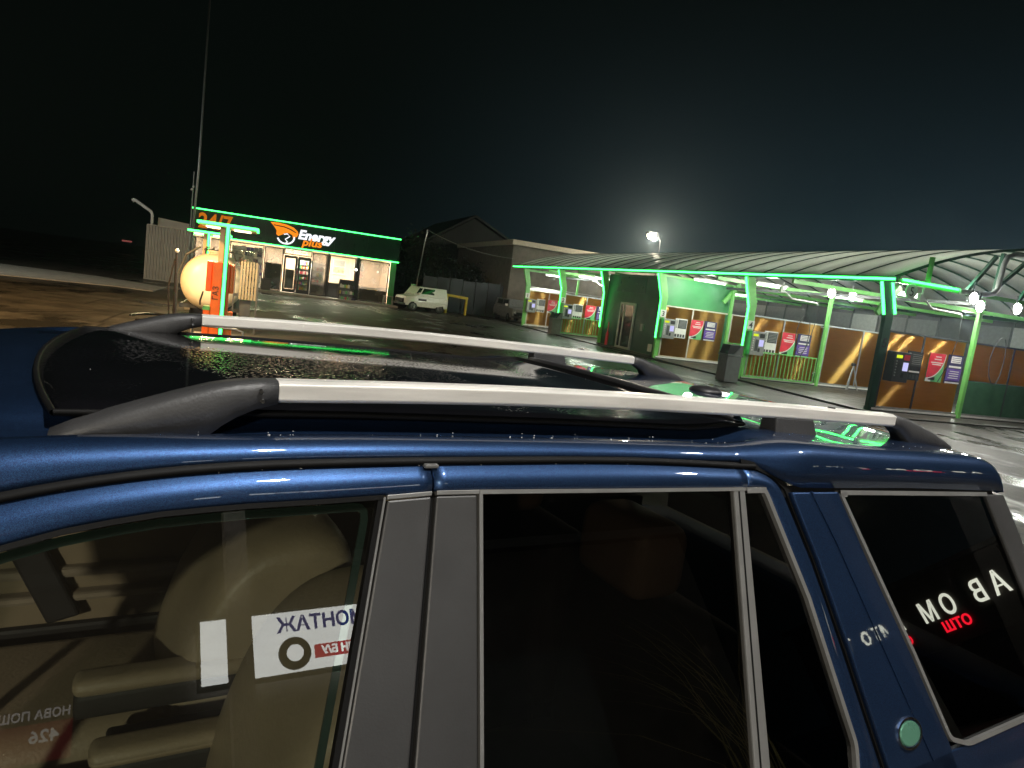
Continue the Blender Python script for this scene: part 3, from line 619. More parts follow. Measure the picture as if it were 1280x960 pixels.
armrest(-0.212, 0.40, 0.42, 0.495, 0.66, 0.80, 0.757, s2)
MB().box(-0.18, 0.1, 0.505, 0.59, 0.62, 0.75).build('console_box', 'darkin', car, bevel=0.01)
for vc in (0.22, 0.85):
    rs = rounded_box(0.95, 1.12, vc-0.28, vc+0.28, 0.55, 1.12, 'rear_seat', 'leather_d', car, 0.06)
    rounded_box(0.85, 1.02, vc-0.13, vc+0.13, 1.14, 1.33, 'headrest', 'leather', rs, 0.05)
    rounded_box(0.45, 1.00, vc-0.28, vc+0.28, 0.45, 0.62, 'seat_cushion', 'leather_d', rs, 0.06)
MB().prism([(0.29, -0.02, 1.45), (0.34, -0.02, 1.45), (0.26, 0.0, 1.0), (0.21, 0.0, 1.0)], [(0.29, -0.017, 1.45), (0.34, -0.017, 1.45), (0.26, 0.003, 1.0), (0.21, 0.003, 1.0)]).build('seat_belt', 'darkin', car)
MB().tube([(-0.60+0.02*math.sin(a), 0.23+0.185*math.cos(a), 0.92+0.185*math.sin(a)) for a in [i*math.pi/12 for i in range(25)]], 0.014, 8, False).build('steering_wheel', 'darkin', car, smooth=True)

# roof glass, seal, aerial
def rz(u, v_): return zroof(u)+0.012*(1-((v_-0.525)/0.61)**2)
pan = []
for i in range(25):
    u = i/24
    row = []
    for k in range(15):
        v_ = 0.014+1.022*k/14; c = ((v_-0.525)/0.5)
        u0 = -0.325+0.05*c*c; uu_ = u0+(1.02-u0)*u
        row.append((uu_, v_, rz(uu_, v_)+0.007))
    pan.append(row)
MB().grid(pan).build('roof_glass', 'roofglass', car, smooth=True, solid=0.006)
bord = [p for p in pan[0]]+[r_[-1] for r_ in pan[1:]]+list(reversed(pan[-1][:-1]))+[r_[0] for r_ in reversed(pan[1:-1])]
MB().tube([(x, y, z-0.001) for x, y, z in bord]+[bord[0]], 0.0045, 6, False).build('roof_glass_seal', 'rubber', car, smooth=True)
MB().grid([[(1.03+0.02*k, v_, rz(1.04, v_)+h) for k, h in ((0, 0.002), (0.3, 0.014), (1.2, 0.016), (2.0, 0.003))] for v_ in [0.06+0.93*i/20 for i in range(21)]]).build('wind_deflector', 'blackplastic', car, smooth=True, solid=0.003)
MB().lathe([(0.055, 0.0), (0.053, 0.006), (0.045, 0.013), (0.028, 0.018), (0.005, 0.019)], (1.50, 0.60, rz(1.5, 0.6)), 'z', 24).build('aerial_base', 'blackplastic', car, smooth=True)
# roof ditch strips
for v_ in (-0.045, 1.095):
    MB().grid([[(u, v_-0.012, rz(u, v_)-0.0145), (u, v_, rz(u, v_)-0.011), (u, v_+0.012, rz(u, v_)-0.0145)] for u in [-0.26+0.06*i for i in range(20)]]).build('roof_ditch_strip', 'rubber', car, smooth=True)
# rails
BZ = [(0.0, 1.650), (0.2, 1.6555), (0.4, 1.6590), (0.7, 1.6590), (1.0, 1.6550), (1.18, 1.6515), (1.543, 1.642)]
def rail(vc):
    sec = [(-0.021, -0.004), (-0.021, -0.027), (-0.015, -0.031), (0.017, -0.031), (0.021, -0.027), (0.021, -0.006), (0.014, 0.0), (-0.010, 0.0005)]
    rows = [[(u, vc+a, smooth_tab(BZ, u)+b) for a, b in sec] for u in [1.543*i/40 for i in range(41)]]
    mb = MB().grid(rows, close=True); n = len(sec); mb.f += [tuple(range(n)), tuple(range(40*n, 41*n))]
    bar = mb.build('roof_rail', 'rail', car, bevel=0.002)
    def cap(nm, prof):
        # prof: list (u, ztop, zbot, halfwidth)
        rows = []
        for u, zt, zb, hw in prof:
            h = zt-zb
            rows.append([(u, vc-hw, zb), (u, vc-hw, zb+h*0.55), (u, vc-hw*0.90, zb+h*0.84), (u, vc-hw*0.5, zt-h*0.02), (u, vc+hw*0.5, zt), (u, vc+hw*0.92, zb+h*0.82), (u, vc+hw, zb)])
        mb = MB().grid(rows, close=True); n = 7; mb.f += [tuple(range(n)), tuple(range((len(rows)-1)*n, len(rows)*n))]
        return mb.build(nm, 'railcap', bar, smooth=True, bevel=0.0)
    c1 = cap('front_foot', [(-0.276, 1.570, 1.562, 0.024), (-0.25, 1.583, 1.562, 0.030), (-0.21, 1.599, 1.563, 0.032), (-0.17, 1.6135, 1.565, 0.031), (-0.13, 1.6275, 1.568, 0.030), (-0.09, 1.640, 1.572, 0.028),
                         (-0.075, 1.6435, 1.585, 0.027), (-0.055, 1.647, 1.598, 0.025), (-0.03, 1.6495, 1.610, 0.024), (0.0, 1.651, 1.6185, 0.0228)])
    for k, (u, z_) in enumerate(((-0.025, 1.636), (-0.022, 1.622))):
        MB().lathe([(0.004, -0.002), (0.003, -0.004)], (u, vc-0.0235, z_), 'y', 10).build('screw', 'chrome', c1)
    cap('rear_foot', [(1.543, 1.643, 1.6105, 0.0228), (1.57, 1.6395, 1.604, 0.024), (1.60, 1.634, 1.588, 0.025), (1.62, 1.630, 1.565, 0.027), (1.67, 1.617, 1.560, 0.029), (1.73, 1.600, 1.556, 0.030), (1.78, 1.583, 1.553, 0.028), (1.835, 1.562, 1.548, 0.022)])
    MB().prism([(1.085, vc-0.028, 1.572), (1.235, vc-0.028, 1.568), (1.215, vc-0.020, 1.6235), (1.082, vc-0.020, 1.626)], [(1.085, vc+0.028, 1.572), (1.235, vc+0.028, 1.568), (1.215, vc+0.020, 1.6235), (1.082, vc+0.020, 1.626)]).build('middle_foot', 'railcap', bar, bevel=0.004)
    MB().lathe([(0.010, 0.0), (0.008, 0.003)], (1.30, vc, 1.6485), 'z', 12).build('screw', 'rubber', bar)
rail(0.0); rail(1.05)

side_strip([(0.972, 1.513), (1.2, 1.508), (1.5, 1.500), (1.80, 1.492)], -0.022, -0.010, 0.012).build('roof_seam', 'rubber', car)
# beads of water left on the body edge, pillars and roof
dr_ = MB()
def bead(c, n, r_):
    n = Vector(n).normalized(); x = n.orthogonal().normalized(); y = n.cross(x); c = Vector(c); vs = [c+n*r_*0.75]; fs = []
    for ring_, hh in ((0.6, 0.55), (1.0, 0.0)):
        for k in range(6): a = k*math.pi/3; vs.append(c+(x*math.cos(a)+y*math.sin(a))*r_*ring_+n*r_*hh)
    for k in range(6):
        k2 = (k+1) % 6; fs += [(0, 1+k, 1+k2), (1+k, 7+k, 7+k2, 1+k2)]
    dr_.add(vs, fs)
for i in range(64):
    u = random.uniform(-0.3, 1.75); v_ = random.choice((random.uniform(-0.08, -0.05), random.uniform(0.06, 0.99))); bead((u, v_, rz(u, v_)+(0.0 if v_ < 0 else 0.0075 if u < 1.0 else 0.0005)), (0, -0.1, 1), random.uniform(0.0005, 0.0015))
for i in range(30):
    u = random.uniform(-0.3, 0.86); z_ = smooth_tab(G_, u)-random.uniform(0.0, 0.006); bead((u, Sv(z_)+0.008, z_), (0, -0.8, 0.6), random.uniform(0.0006, 0.0014))
o = dr_.build('water_beads', mat('water_bead', (0.5, 0.5, 0.5), 0.04, spec=0.8, rvar=0.02), car, smooth=True); o['kind'] = 'stuff'

# ------------------------------------------------------------------ tyre shop behind the camera (seen in the car's glass) and lamps, one of them added to light the cabin
def cw(u, v_, z_=0.0):
    return (0.03+u*math.cos(PSI)-v_*math.sin(PSI), 1.054+u*math.sin(PSI)+v_*math.cos(PSI), z_)
UD = (math.cos(PSI), math.sin(PSI), 0); VD = (-math.sin(PSI), math.cos(PSI), 0)
def thing_uv(name, label, cat, u, v_, group=None):
    o = thing(name, label, cat, cw(u, v_), group, PSI, True); OFF[o.name] = (u, v_, 0); return o
def text_uv(body, u, v_, z_, xd, yd, size, m_, parent, **k):
    return text(body, (u, v_, z_), xd, yd, size, m_, parent, **k)
shop2 = thing_uv('tyre_workshop', 'low dark workshop building behind the viewer, seen only as a reflection', 'building', 0, -8.4)
MB().box(-9, 9, -14, -8.4, 0, 4.6).build('wall', 'tyreshop', shop2)
MB().box(-9.2, 9.2, -14.2, -8.2, 4.6, 4.75).build('roof', 'dgrey', shop2)
MB().box(3.4, 6.2, -8.45, -8.36, 0.0, 3.0).build('roller_door', 'dgrey', shop2)
sg = thing_uv('tyre_sign', 'white lit board with blue letters and a printed tyre, mirrored in the front window', 'sign', 0, -8.1)
sb = MB().box(0.84, 3.75, -8.2, -8.06, 3.21, 3.94).build('board', 'signw', sg)
for a in ((0.81, 0.84, -8.2, -8.04, 3.18, 3.97), (3.75, 3.78, -8.2, -8.04, 3.18, 3.97), (0.84, 3.75, -8.2, -8.04, 3.18, 3.21), (0.84, 3.75, -8.2, -8.04, 3.94, 3.97)):
    MB().box(*a).build('board_frame', 'alu', sg)
text_uv('ШИНОМОНТАЖ', 1.70, -8.055, 3.70, (-1, 0, 0), (0, 0, 1), 0.245, 'signb', sg, align='RIGHT', weight=0.006, sx=0.97)
ty = MB().lathe([(0.10, 0), (0.19, 0), (0.195, 0.02), (0.185, 0.04), (0.105, 0.04)], (1.88, -8.06, 3.43), 'y', 32).build('printed_tyre', 'signk', sg)
MB().lathe([(0.10, 0.041), (0.03, 0.045)], (1.88, -8.06, 3.43), 'y', 24).build('printed_rim', 'signw', ty)
MB().box(2.12, 3.5, -8.06, -8.045, 3.34, 3.50).build('red_band', 'signr', sg)
text_uv('ШИН Б/У', 2.20, -8.035, 3.375, (-1, 0, 0), (0, 0, 1), 0.13, 'signw', sg, align='RIGHT', weight=0.004)
np_ = thing_uv('parcel_office_sign', 'dim red board with grey letters and the number 426, mirrored low in the front window', 'sign', 0, -8.1)
MB().box(-2.6, -0.36, -8.2, -8.08, 2.78, 3.12).build('board', 'npred', np_)
text_uv('НОВА ПОШТА', -0.38, -8.06, 3.16, (-1, 0, 0), (0, 0, 1), 0.115, 'npw', np_, weight=0.002, sx=0.95)
text_uv('426', -0.47, -8.06, 2.94, (-1, 0, 0), (0, 0, 1), 0.16, 'npw', np_, weight=0.003, sx=1.05)
# letter sign on the building along the far side
fw = thing_uv('letter_sign', 'big cream lit letters over smaller red ones, mirrored in the rear quarter window', 'sign', 22, -12)
MB().box(22.06, 22.3, -17.5, -9.6, 2.0, 4.0).build('dark_board', 'tyreshop', fw)
XD = (0, -1, 0)
for ch, v_, z_, s_ in (('А', -9.85, 2.80, 0.89), ('В', -10.52, 2.80, 0.84), ('О', -11.53, 2.80, 0.80), ('М', -12.18, 2.80, 0.80), ('А', -13.42, 2.86, 0.64), ('И', -13.95, 2.86, 0.56), ('Т', -14.36, 2.86, 0.56), ('О', -14.75, 2.84, 0.56), ('Т', -15.55, 2.84, 0.56), ('О', -15.9, 2.84, 0.56)):
    text_uv(ch, 22.02, v_, z_, XD, (0, 0, 1), s_, 'letterw', fw, name='letter', weight=0.012, sx=0.8)
text_uv('ОТШ', 22.02, -11.35, 2.38, XD, (0, 0, 1), 0.40, 'letterr', fw, name='red_letters', weight=0.012)
text_uv('О', 22.02, -13.4, 2.42, XD, (0, 0, 1), 0.34, 'letterr', fw, name='red_letters', weight=0.012)
fb = thing_uv('auto_parts_shed', 'dark shed carrying the lit letters, mirrored in the rear quarter window', 'building', 24, -13)
MB().box(22.3, 30, -18, -9.5, 0, 4.1).build('wall', 'tyreshop', fb)
MB().box(22.1, 30.2, -18.2, -9.3, 4.1, 4.25).build('roof', 'dgrey', fb)
def floodpost(pu, pv, u, v_, z_, tgt, energy, label):
    t = thing_uv('flood_lamp_post', label, 'lamp post', pu, pv, 'flood lamps behind the viewer')
    MB().box(pu-0.085, pu+0.085, pv-0.06, pv+0.06, 0, z_+0.2).build('pole', 'tyreshop', t)
    MB().tube([(pu, pv, z_+0.1), (u, v_, z_+0.18)], [0.05, 0.04], 8).build('arm', 'pole', t)
    hd = MB().box(u-0.22, u+0.22, v_-0.14, v_+0.14, z_-0.05, z_+0.14).build('lamp_head', 'dgrey', t)
    MB().box(u-0.2, u+0.2, v_-0.12, v_+0.12, z_-0.062, z_-0.052).build('lamp_face', 'flood', hd)
    light('flood_light', 'SPOT', cw(u, v_, z_-0.12), cw(*tgt), energy, (1.0, 0.97, 0.92), 0.14, 150, 0.5)
floodpost(0.76, -5.06, 1.3, -2.4, 8.4, (0.8, 0.6, 1.5), 2300, 'square steel lamp post mirrored as a dark stripe in the front window')
floodpost(8.6, -5.06, 8.1, -2.4, 8.4, (4.0, 0.6, 1.5), 950, 'second square steel lamp post farther right, behind the viewer')
wl2 = thing_uv('cabin_fill_lamp', 'added fill lamp for the car cabin, left of the boards, unseen behind the viewer', 'lamp', -5.2, -8.2)  # added lamp with no known source, lights the cabin from the left
MB().box(-5.4, -5.0, -8.4, -8.1, 3.7, 3.9).build('housing', 'dgrey', wl2); MB().box(-5.37, -5.03, -8.09, -8.085, 3.72, 3.88).build('lens', 'flood', wl2)
light('cabin_fill', 'SPOT', cw(-5.2, -8.0, 3.8), cw(0.2, 0.6, 1.0), 1700, (1.0, 0.9, 0.74), 0.12, 120, 0.6)
# dry grass tuft
gr = MB()
for i in range(24):
    x = 8.4+random.gauss(0, 0.3); y = -8.0+random.gauss(0, 0.15); h = random.uniform(2.8, 4.2); dx, dy = random.gauss(-2.0, 1.4), random.gauss(0, 0.2); w_ = 0.012
    pts = [(x+dx*t**2.2, y+dy*t, h*(t*1.25-0.42*t*t)) for t in (0, 0.3, 0.55, 0.75, 0.9, 1.0)]
    gr.add([cw(a-w_*(1-k/5), b, c) for k, (a, b, c) in enumerate(pts)]+[cw(a+w_*(1-k/5), b, c) for k, (a, b, c) in enumerate(pts)], [(k, k+1, 7+k, 6+k) for k in range(5)])
o = gr.build('dry_reeds', 'drygrass'); o['kind'] = 'stuff'

# ------------------------------------------------------------------ SHOP
YS = 44.1
shop = thing('fuel_station_shop', 'flat roofed kiosk with green lit black fascia and big windows', 'building', (2, YS, 0))
def P(name, m_, *b, parent=None, bevel=0.0):
    return MB().box(*b).build(name, m_, parent or shop, bevel=bevel)
P('floor', 'floor', -3.9, 7.7, YS, YS+6.5, 0.0, 0.08)
P('rear_wall', 'beigewall', -3.9, 7.7, YS+5.0, YS+5.2, 0.08, 2.9)
P('side_wall', 'beigewall', -4.0, -3.86, YS+0.02, YS+5.2, 0, 4.1)
P('side_wall', 'beigewall', 7.62, 7.78, YS+0.02, YS+5.2, 0, 4.1)
P('roof', 'dgrey', -4.1, 7.9, YS-0.1, YS+6.7, 4.05, 4.2)
P('ceiling', 'white', -3.86, 7.62, YS+0.15, YS+5.0, 2.92, 2.99)
for i in range(5):
    P('ceiling_lamp', 'ceil', -3.0+2.2*i, -1.8+2.2*i, YS+1.4, YS+2.0, 2.895, 2.918)
    light('shop_light', 'AREA', (-2.4+2.2*i, YS+1.7, 2.87), (-2.4+2.2*i, YS+1.7, 0), 270, (1.0, 0.86, 0.70), 1.0)
    light('shop_light', 'AREA', (-2.4+2.2*i, YS+3.6, 2.87), (-2.4+2.2*i, YS+3.6, 0), 250, (1.0, 0.86, 0.70), 1.0)
# fascia of composite panels
for i in range(6):
    x0 = -4.05+1.98*i; P('fascia_panel', 'fascia', x0, x0+1.965, YS-0.30, YS-0.22, 2.83, 4.2)
P('fascia_back', 'frame', -4.04, 7.82, YS-0.21, YS+0.0, 2.82, 4.19)
P('fascia_side', 'fascia', 7.835, 7.87, YS-0.30, YS+5.0, 2.83, 4.2)
P('led_strip', 'led', -4.07, 7.86, YS-0.35, YS-0.301, 4.20, 4.265)
P('led_strip', 'led', -4.07, 7.86, YS-0.35, YS-0.301, 2.765, 2.83)
P('soffit', 'white', -4.04, 7.82, YS-0.30, YS, 2.79, 2.82)
# glazing: (x0,x1,material)
def pane(x0, x1, z0=0.12, z1=2.70, m_='glass_film'):
    f = MB()
    for b in ((x0, x0+0.06), (x1-0.06, x1)): f.box(b[0], b[1], YS-0.02, YS+0.06, z0, z1)
    f.box(x0+0.06, x1-0.06, YS-0.02, YS+0.06, z0, z0+0.06); f.box(x0+0.06, x1-0.06, YS-0.02, YS+0.06, z1-0.06, z1)
    fr = f.build('window', 'frame', shop)
    MB().box(x0+0.06, x1-0.06, YS+0.01, YS+0.025, z0+0.06, z1-0.06).build('pane', m_, fr)
pane(-3.85, -2.0); pane(-1.98, -0.08, m_='glass_s'); pane(-0.06, 1.03); pane(1.04, 2.66, 2.36, 2.76, 'glass_s'); pane(2.68, 3.56); pane(3.70, 5.30, m_='glass_s'); pane(5.52, 7.38)
P('mullion', 'frame', 3.57, 3.69, YS-0.05, YS+0.08, 0.1, 2.76); P('mullion', 'frame', 5.31, 5.51, YS-0.05, YS+0.08, 0.1, 2.76)
P('corner_column', 'greenwall', 7.42, 7.78, YS-0.06, YS+0.0, 0.0, 2.76)
P('base_sill', 'dgrey', -3.9, 7.75, YS-0.06, YS+0.1, 0.0, 0.115)
for x0, x1 in ((1.06, 1.84), (1.87, 2.64)):
    f = MB(); f.box(x0, x0+0.12, YS-0.05, YS+0.03, 0.13, 2.33); f.box(x1-0.12, x1, YS-0.05, YS+0.03, 0.13, 2.33); f.box(x0+0.12, x1-0.12, YS-0.05, YS+0.03, 0.13, 0.33); f.box(x0+0.12, x1-0.12, YS-0.05, YS+0.03, 2.18, 2.33)
    d = f.build('door', 'frame', shop)
    MB().box(x0+0.12, x1-0.12, YS-0.015, YS, 0.33, 2.18).build('pane', 'glass_s', d)
    hx = x1-0.07 if x0 < 1.5 else x0+0.05
    MB().tube([(hx, YS-0.1, 0.9), (hx, YS-0.1, 1.5)], 0.015, 6).build('handle', 'alu', d)
# half-height film on left leaf and side windows
P('window_film', 'film', 1.19, 1.70, YS+0.004, YS+0.008, 0.35, 1.5)
P('window_film', 'film', 0.02, 0.95, YS+0.03, YS+0.034, 0.2, 1.75)
P('window_film', 'film', 5.6, 7.3, YS+0.03, YS+0.034, 0.2, 0.9)
P('window_film', 'film', 2.76, 3.48, YS+0.03, YS+0.034, 0.2, 0.8)
# lit logo and letters
lg = MB()
def lo(pts): return [(x, YS-0.36, z) for x, z in pts], [(x, YS-0.302, z) for x, z in pts]
cap_pts = [(0.12, 4.10), (0.55, 4.13), (1.05, 4.08), (1.45, 3.96), (1.68, 3.78), (1.74, 3.62), (1.66, 3.45), (1.45, 3.34), (1.40, 3.52), (1.22, 3.60), (1.0, 3.60), (0.85, 3.48), (0.62, 3.36), (0.50, 3.44), (0.50, 3.66), (0.36, 3.86)]
a_, b_ = lo(cap_pts); lg.prism(a_, b_); lgo = lg.build('logo_wing', 'logo_o', shop)
MB().prism(*lo([(0.30, 3.985), (0.9, 3.96), (1.3, 3.86), (1.62, 3.70), (1.60, 3.66), (1.25, 3.80), (0.9, 3.90), (0.34, 3.93)])).build('logo_groove', 'fascia', lgo, off=(2, YS+0.012, 0))
ring = [(1.05+0.52*math.cos(a), 3.36-0.0+0.44*math.sin(a)) for a in [R(195)+R(175)*i/14 for i in range(15)]]
inr = [(1.05+0.42*math.cos(a), 3.36+0.35*math.sin(a)) for a in [R(195)+R(175)*i/14 for i in range(15)]]
MB().grid([[(x, YS-0.36, z), (x2, YS-0.36, z2), (x2, YS-0.302, z2), (x, YS-0.302, z)] for (x, z), (x2, z2) in zip(ring, inr)], close=True).build('logo_ring', 'logo_w', shop)
MB().tube([(0.92, YS-0.34, 3.50), (1.12, YS-0.34, 3.55), (1.27, YS-0.34, 3.42), (1.02, YS-0.34, 3.22), (1.16, YS-0.34, 3.08), (1.05, YS-0.34, 2.99)], 0.035, 6).build('logo_curl', 'logo_w', shop)
text('Energy', (1.72, YS-0.31, 3.38), (1, 0, 0), (0, 0, 1), 0.74, 'logo_w', shop, ext=0.03, weight=0.03, shear=0.2, sx=1.02)
text('plus', (1.98, YS-0.33, 3.02), (1, 0, 0), (0, 0, 1), 0.62, 'logo_o', shop, ext=0.03, weight=0.018, shear=0.2, sx=1.15)
text('24/7', (-3.72, YS-0.31, 3.22), (1, 0, 0), (0, 0, 1), 1.16, 'logo_dim', shop, ext=0.03, weight=0.03, sx=0.86)
# interior furniture
fr = thing('drinks_fridge', 'tall open drinks cooler with rows of bottles behind the right shop door', 'fridge', (2.25, YS+0.9, 0.08))
f = MB(); f.box(1.80, 1.85, YS+0.7, YS+1.4, 0.08, 2.2); f.box(2.67, 2.72, YS+0.7, YS+1.4, 0.08, 2.2); f.box(1.85, 2.67, YS+1.35, YS+1.4, 0.08, 2.2); f.box(1.85, 2.67, YS+0.7, YS+1.35, 2.1, 2.2); f.box(1.85, 2.67, YS+0.7, YS+1.35, 0.08, 0.3)
f.build('cabinet', 'white', fr)
light('fridge_light', 'AREA', (2.25, YS+0.6, 2.05), (2.25, YS+1.2, 1.0), 70, (1.0, 0.92, 0.8), 0.6)
cols_ = ['red', 'orange', 'cream', 'pgreen', 'white', 'yellow', 'purple']
for i, z_ in enumerate((0.32, 0.66, 0.98, 1.30, 1.62, 1.88)):
    MB().box(1.85, 2.67, YS+0.75, YS+1.34, z_-0.03, z_).build('shelf', 'dgrey', fr)
    x = 1.88
    while x < 2.62:
        w = random.choice((0.07, 0.08, 0.1)); h = random.uniform(0.17, 0.25)
        m_ = random.choice(cols_ if i != 3 else ['red', 'red', 'cream'])
        MB().lathe([(w*0.45, 0), (w*0.45, h*0.65), (w*0.2, h*0.85), (w*0.2, h)], (x+w/2, YS+0.85, z_), 'z', 8).build('bottle', m_, fr); x += w+0.012
mg = thing('magazine_shelf', 'pale shelf of bluish packets inside the left shop window', 'shelf', (-1.0, YS+0.9, 0.08))
MB().box(-1.9, -0.15, YS+1.0, YS+1.1, 0.08, 2.5).build('back_panel', 'white', mg)
for z_ in (0.5, 0.9, 1.3, 1.65, 2.0, 2.3):
    MB().box(-1.9, -0.15, YS+0.7, YS+1.0, z_-0.03, z_).build('shelf', 'greymetal', mg)
    x = -1.85
    while x < -0.3:
        w = random.uniform(0.12, 0.3); MB().box(x, x+w, YS+0.75, YS+0.95, z_, z_+random.uniform(0.14, 0.26)).build('packet', random.choice(['purple', 'navy', 'white', 'greymetal', 'cream', 'white']), mg); x += w+0.03
gs = thing('goods_shelf', 'narrow shelf of mixed red and yellow goods right of the shop door', 'shelf', (3.1, YS+0.9, 0.08))
MB().box(2.74, 3.5, YS+1.0, YS+1.06, 0.08, 2.1).build('back_panel', 'white', gs)
for z_ in (0.55, 0.9, 1.25, 1.6):
    MB().box(2.74, 3.5, YS+0.72, YS+1.0, z_-0.03, z_).build('shelf', 'greymetal', gs)
    x = 2.78
    while x < 3.4:
        w = random.uniform(0.07, 0.16); MB().box(x, x+w, YS+0.76, YS+0.95, z_, z_+random.uniform(0.14, 0.26)).build('packet', random.choice(['red', 'yellow', 'white', 'cream', 'orange', 'pgreen']), gs); x += w+0.02
for x0, z0, x1, z1, lab in ((3.9+0.45, 1.55, 5.2, 2.55, 'pale blue and brown picture on the beige room wall, above the rack'), (5.75, 1.4, 6.45, 2.5, 'narrow brown and cream picture on the beige wall, right window')):
    pw = thing('wall_picture', lab, 'picture', ((x0+x1)/2, YS+4.97, z0))
    MB().box(x0, x1, YS+4.94, YS+4.995, z0, z1).build('picture_board', 'cream', pw)
    MB().box(x0+0.05, x1-0.05, YS+4.935, YS+4.945, (z0+z1)/2+0.05, z1-0.05).build('upper_print', 'greymetal', pw)
    MB().box(x0+0.05, x1-0.05, YS+4.93, YS+4.945, z0+0.1, (z0+z1)/2).build('lower_print', mat('brown_print', (0.35, 0.10, 0.05), 0.4, col2=(0.6, 0.4, 0.3), scale=6), pw)
ct = thing('shop_counter', 'dark counter with red front panel behind the shop glass', 'counter', (3.2, YS+1.5, 0.08)); MB().box(2.75, 7.3, YS+2.2, YS+2.8, 0.08, 0.95).build('front', 'frame', ct); MB().box(2.7, 7.35, YS+2.1, YS+2.85, 0.95, 1.0).build('top', 'wood', ct); MB().box(2.8, 3.5, YS+2.15, YS+2.2, 0.3, 0.7).build('red_panel', 'red', ct)
bw = MB().lathe([(0.12, 0), (0.26, 0.12), (0.3, 0.28)], (6.6, YS+1.2, 0.62), 'z', 16).build('bowl', 'yellow'); tag(bw, 'yellow bowl standing on a low table in the right shop window', 'bowl')
tb = thing('low_table', 'low pale table under the yellow bowl in the right window', 'table', (6.5, YS+1.2, 0.08)); MB().box(5.8, 7.2, YS+0.9, YS+1.5, 0.57, 0.62).build('table_top', 'greymetal', tb)
for x in (5.9, 7.1):
    for y in (YS+0.95, YS+1.45): MB().box(x-0.03, x+0.03, y-0.03, y+0.03, 0.08, 0.57).build('leg', 'dgrey', tb)
for x, z_, lab in ((5.40, 2.0, 'added bright ball as a lamp reflection just left of the wide shop mullion'), (6.75, 2.05, 'added bright ball as a lamp reflection in the rightmost shop window')):
    bl = thing('glint_ball', lab, 'lamp', (x, YS+0.5, z_), 'added reflection balls at the shop windows')  # added ball stands in for a lamp mirrored in the shop window
    MB().lathe([(0.01, -0.075), (0.055, -0.05), (0.075, 0), (0.055, 0.05), (0.01, 0.075)], (x-0.1 if x < 6 else x, YS+0.5 if x > 6 else YS-0.3, z_), 'z', 12).build('globe', 'tube', bl, smooth=True)
    MB().tube([(x-0.1 if x < 6 else x, YS+0.5 if x > 6 else YS-0.3, z_+0.07), (x-0.1 if x < 6 else x, YS+0.5 if x > 6 else YS-0.3, 2.79 if x < 6 else 2.92)], 0.008, 5).build('cord', 'black', bl)
# rack outside
rk = thing('goods_rack', 'black outdoor rack with three shelves of oil cans by the window', 'rack', (4.88, YS-0.6, 0))
f = MB()
for x in (4.36, 5.38):
    for y in (YS-0.75, YS-0.35): f.box(x-0.02, x+0.02, y-0.02, y+0.02, 0, 1.2)
f.build('uprights', 'black', rk)
MB().box(4.36, 5.40, YS-0.36, YS-0.33, 0.95, 1.32).build('header_panel', 'black', rk)
for z_ in (0.08, 0.45, 0.82):
    MB().box(4.34, 5.40, YS-0.78, YS-0.37, z_-0.03, z_).build('shelf', 'black', rk)
    x = 4.40
    while x < 5.28:
        w = random.choice((0.08, 0.11, 0.13)); h = random.uniform(0.18, 0.27); mb = MB(); mb.box(x, x+w, YS-0.70, YS-0.5, z_, z_+h*0.8); mb.box(x+w*0.3, x+w*0.55, YS-0.62, YS-0.57, z_+h*0.8, z_+h)
        mb.build('oil_can', random.choice(['white', 'greymetal', 'yellow', 'pgreen', 'navy', 'dgrey', 'red', 'greymetal']), rk, bevel=0.006); x += w+0.02
pb = thing('planter_bin', 'dark square bin left of the shop door', 'bin', (0.15, YS-0.5, 0))
MB().prism([(-0.1, YS-0.7, 0), (0.42, YS-0.7, 0), (0.42, YS-0.3, 0), (-0.1, YS-0.3, 0)], [(-0.13, YS-0.73, 0.75), (0.45, YS-0.73, 0.75), (0.45, YS-0.27, 0.75), (-0.13, YS-0.27, 0.75)]).build('box', 'dgrey', pb)
MB().box(-0.15, 0.47, YS-0.75, YS-0.25, 0.75, 0.80).build('rim', 'black', pb)
MB().tube([(0.1, YS-0.5, 0.8), (0.1, YS-0.5, 2.2)], 0.02, 6).build('stem', 'black', pb)
st = thing('plastic_stool', 'grey plastic stool at the right corner of the shop', 'stool', (7.3, YS-0.8, 0))
MB().box(7.05, 7.65, YS-1.05, YS-0.6, 0.62, 0.67).build('seat', 'greymetal', st, bevel=0.01)
for x in (7.1, 7.6):
    for y in (YS-1.0, YS-0.65): MB().beam((x, y, 0.62), (x+(0.06 if x > 7.3 else -0.06), y, 0), 0.05).build('leg', 'greymetal', st)

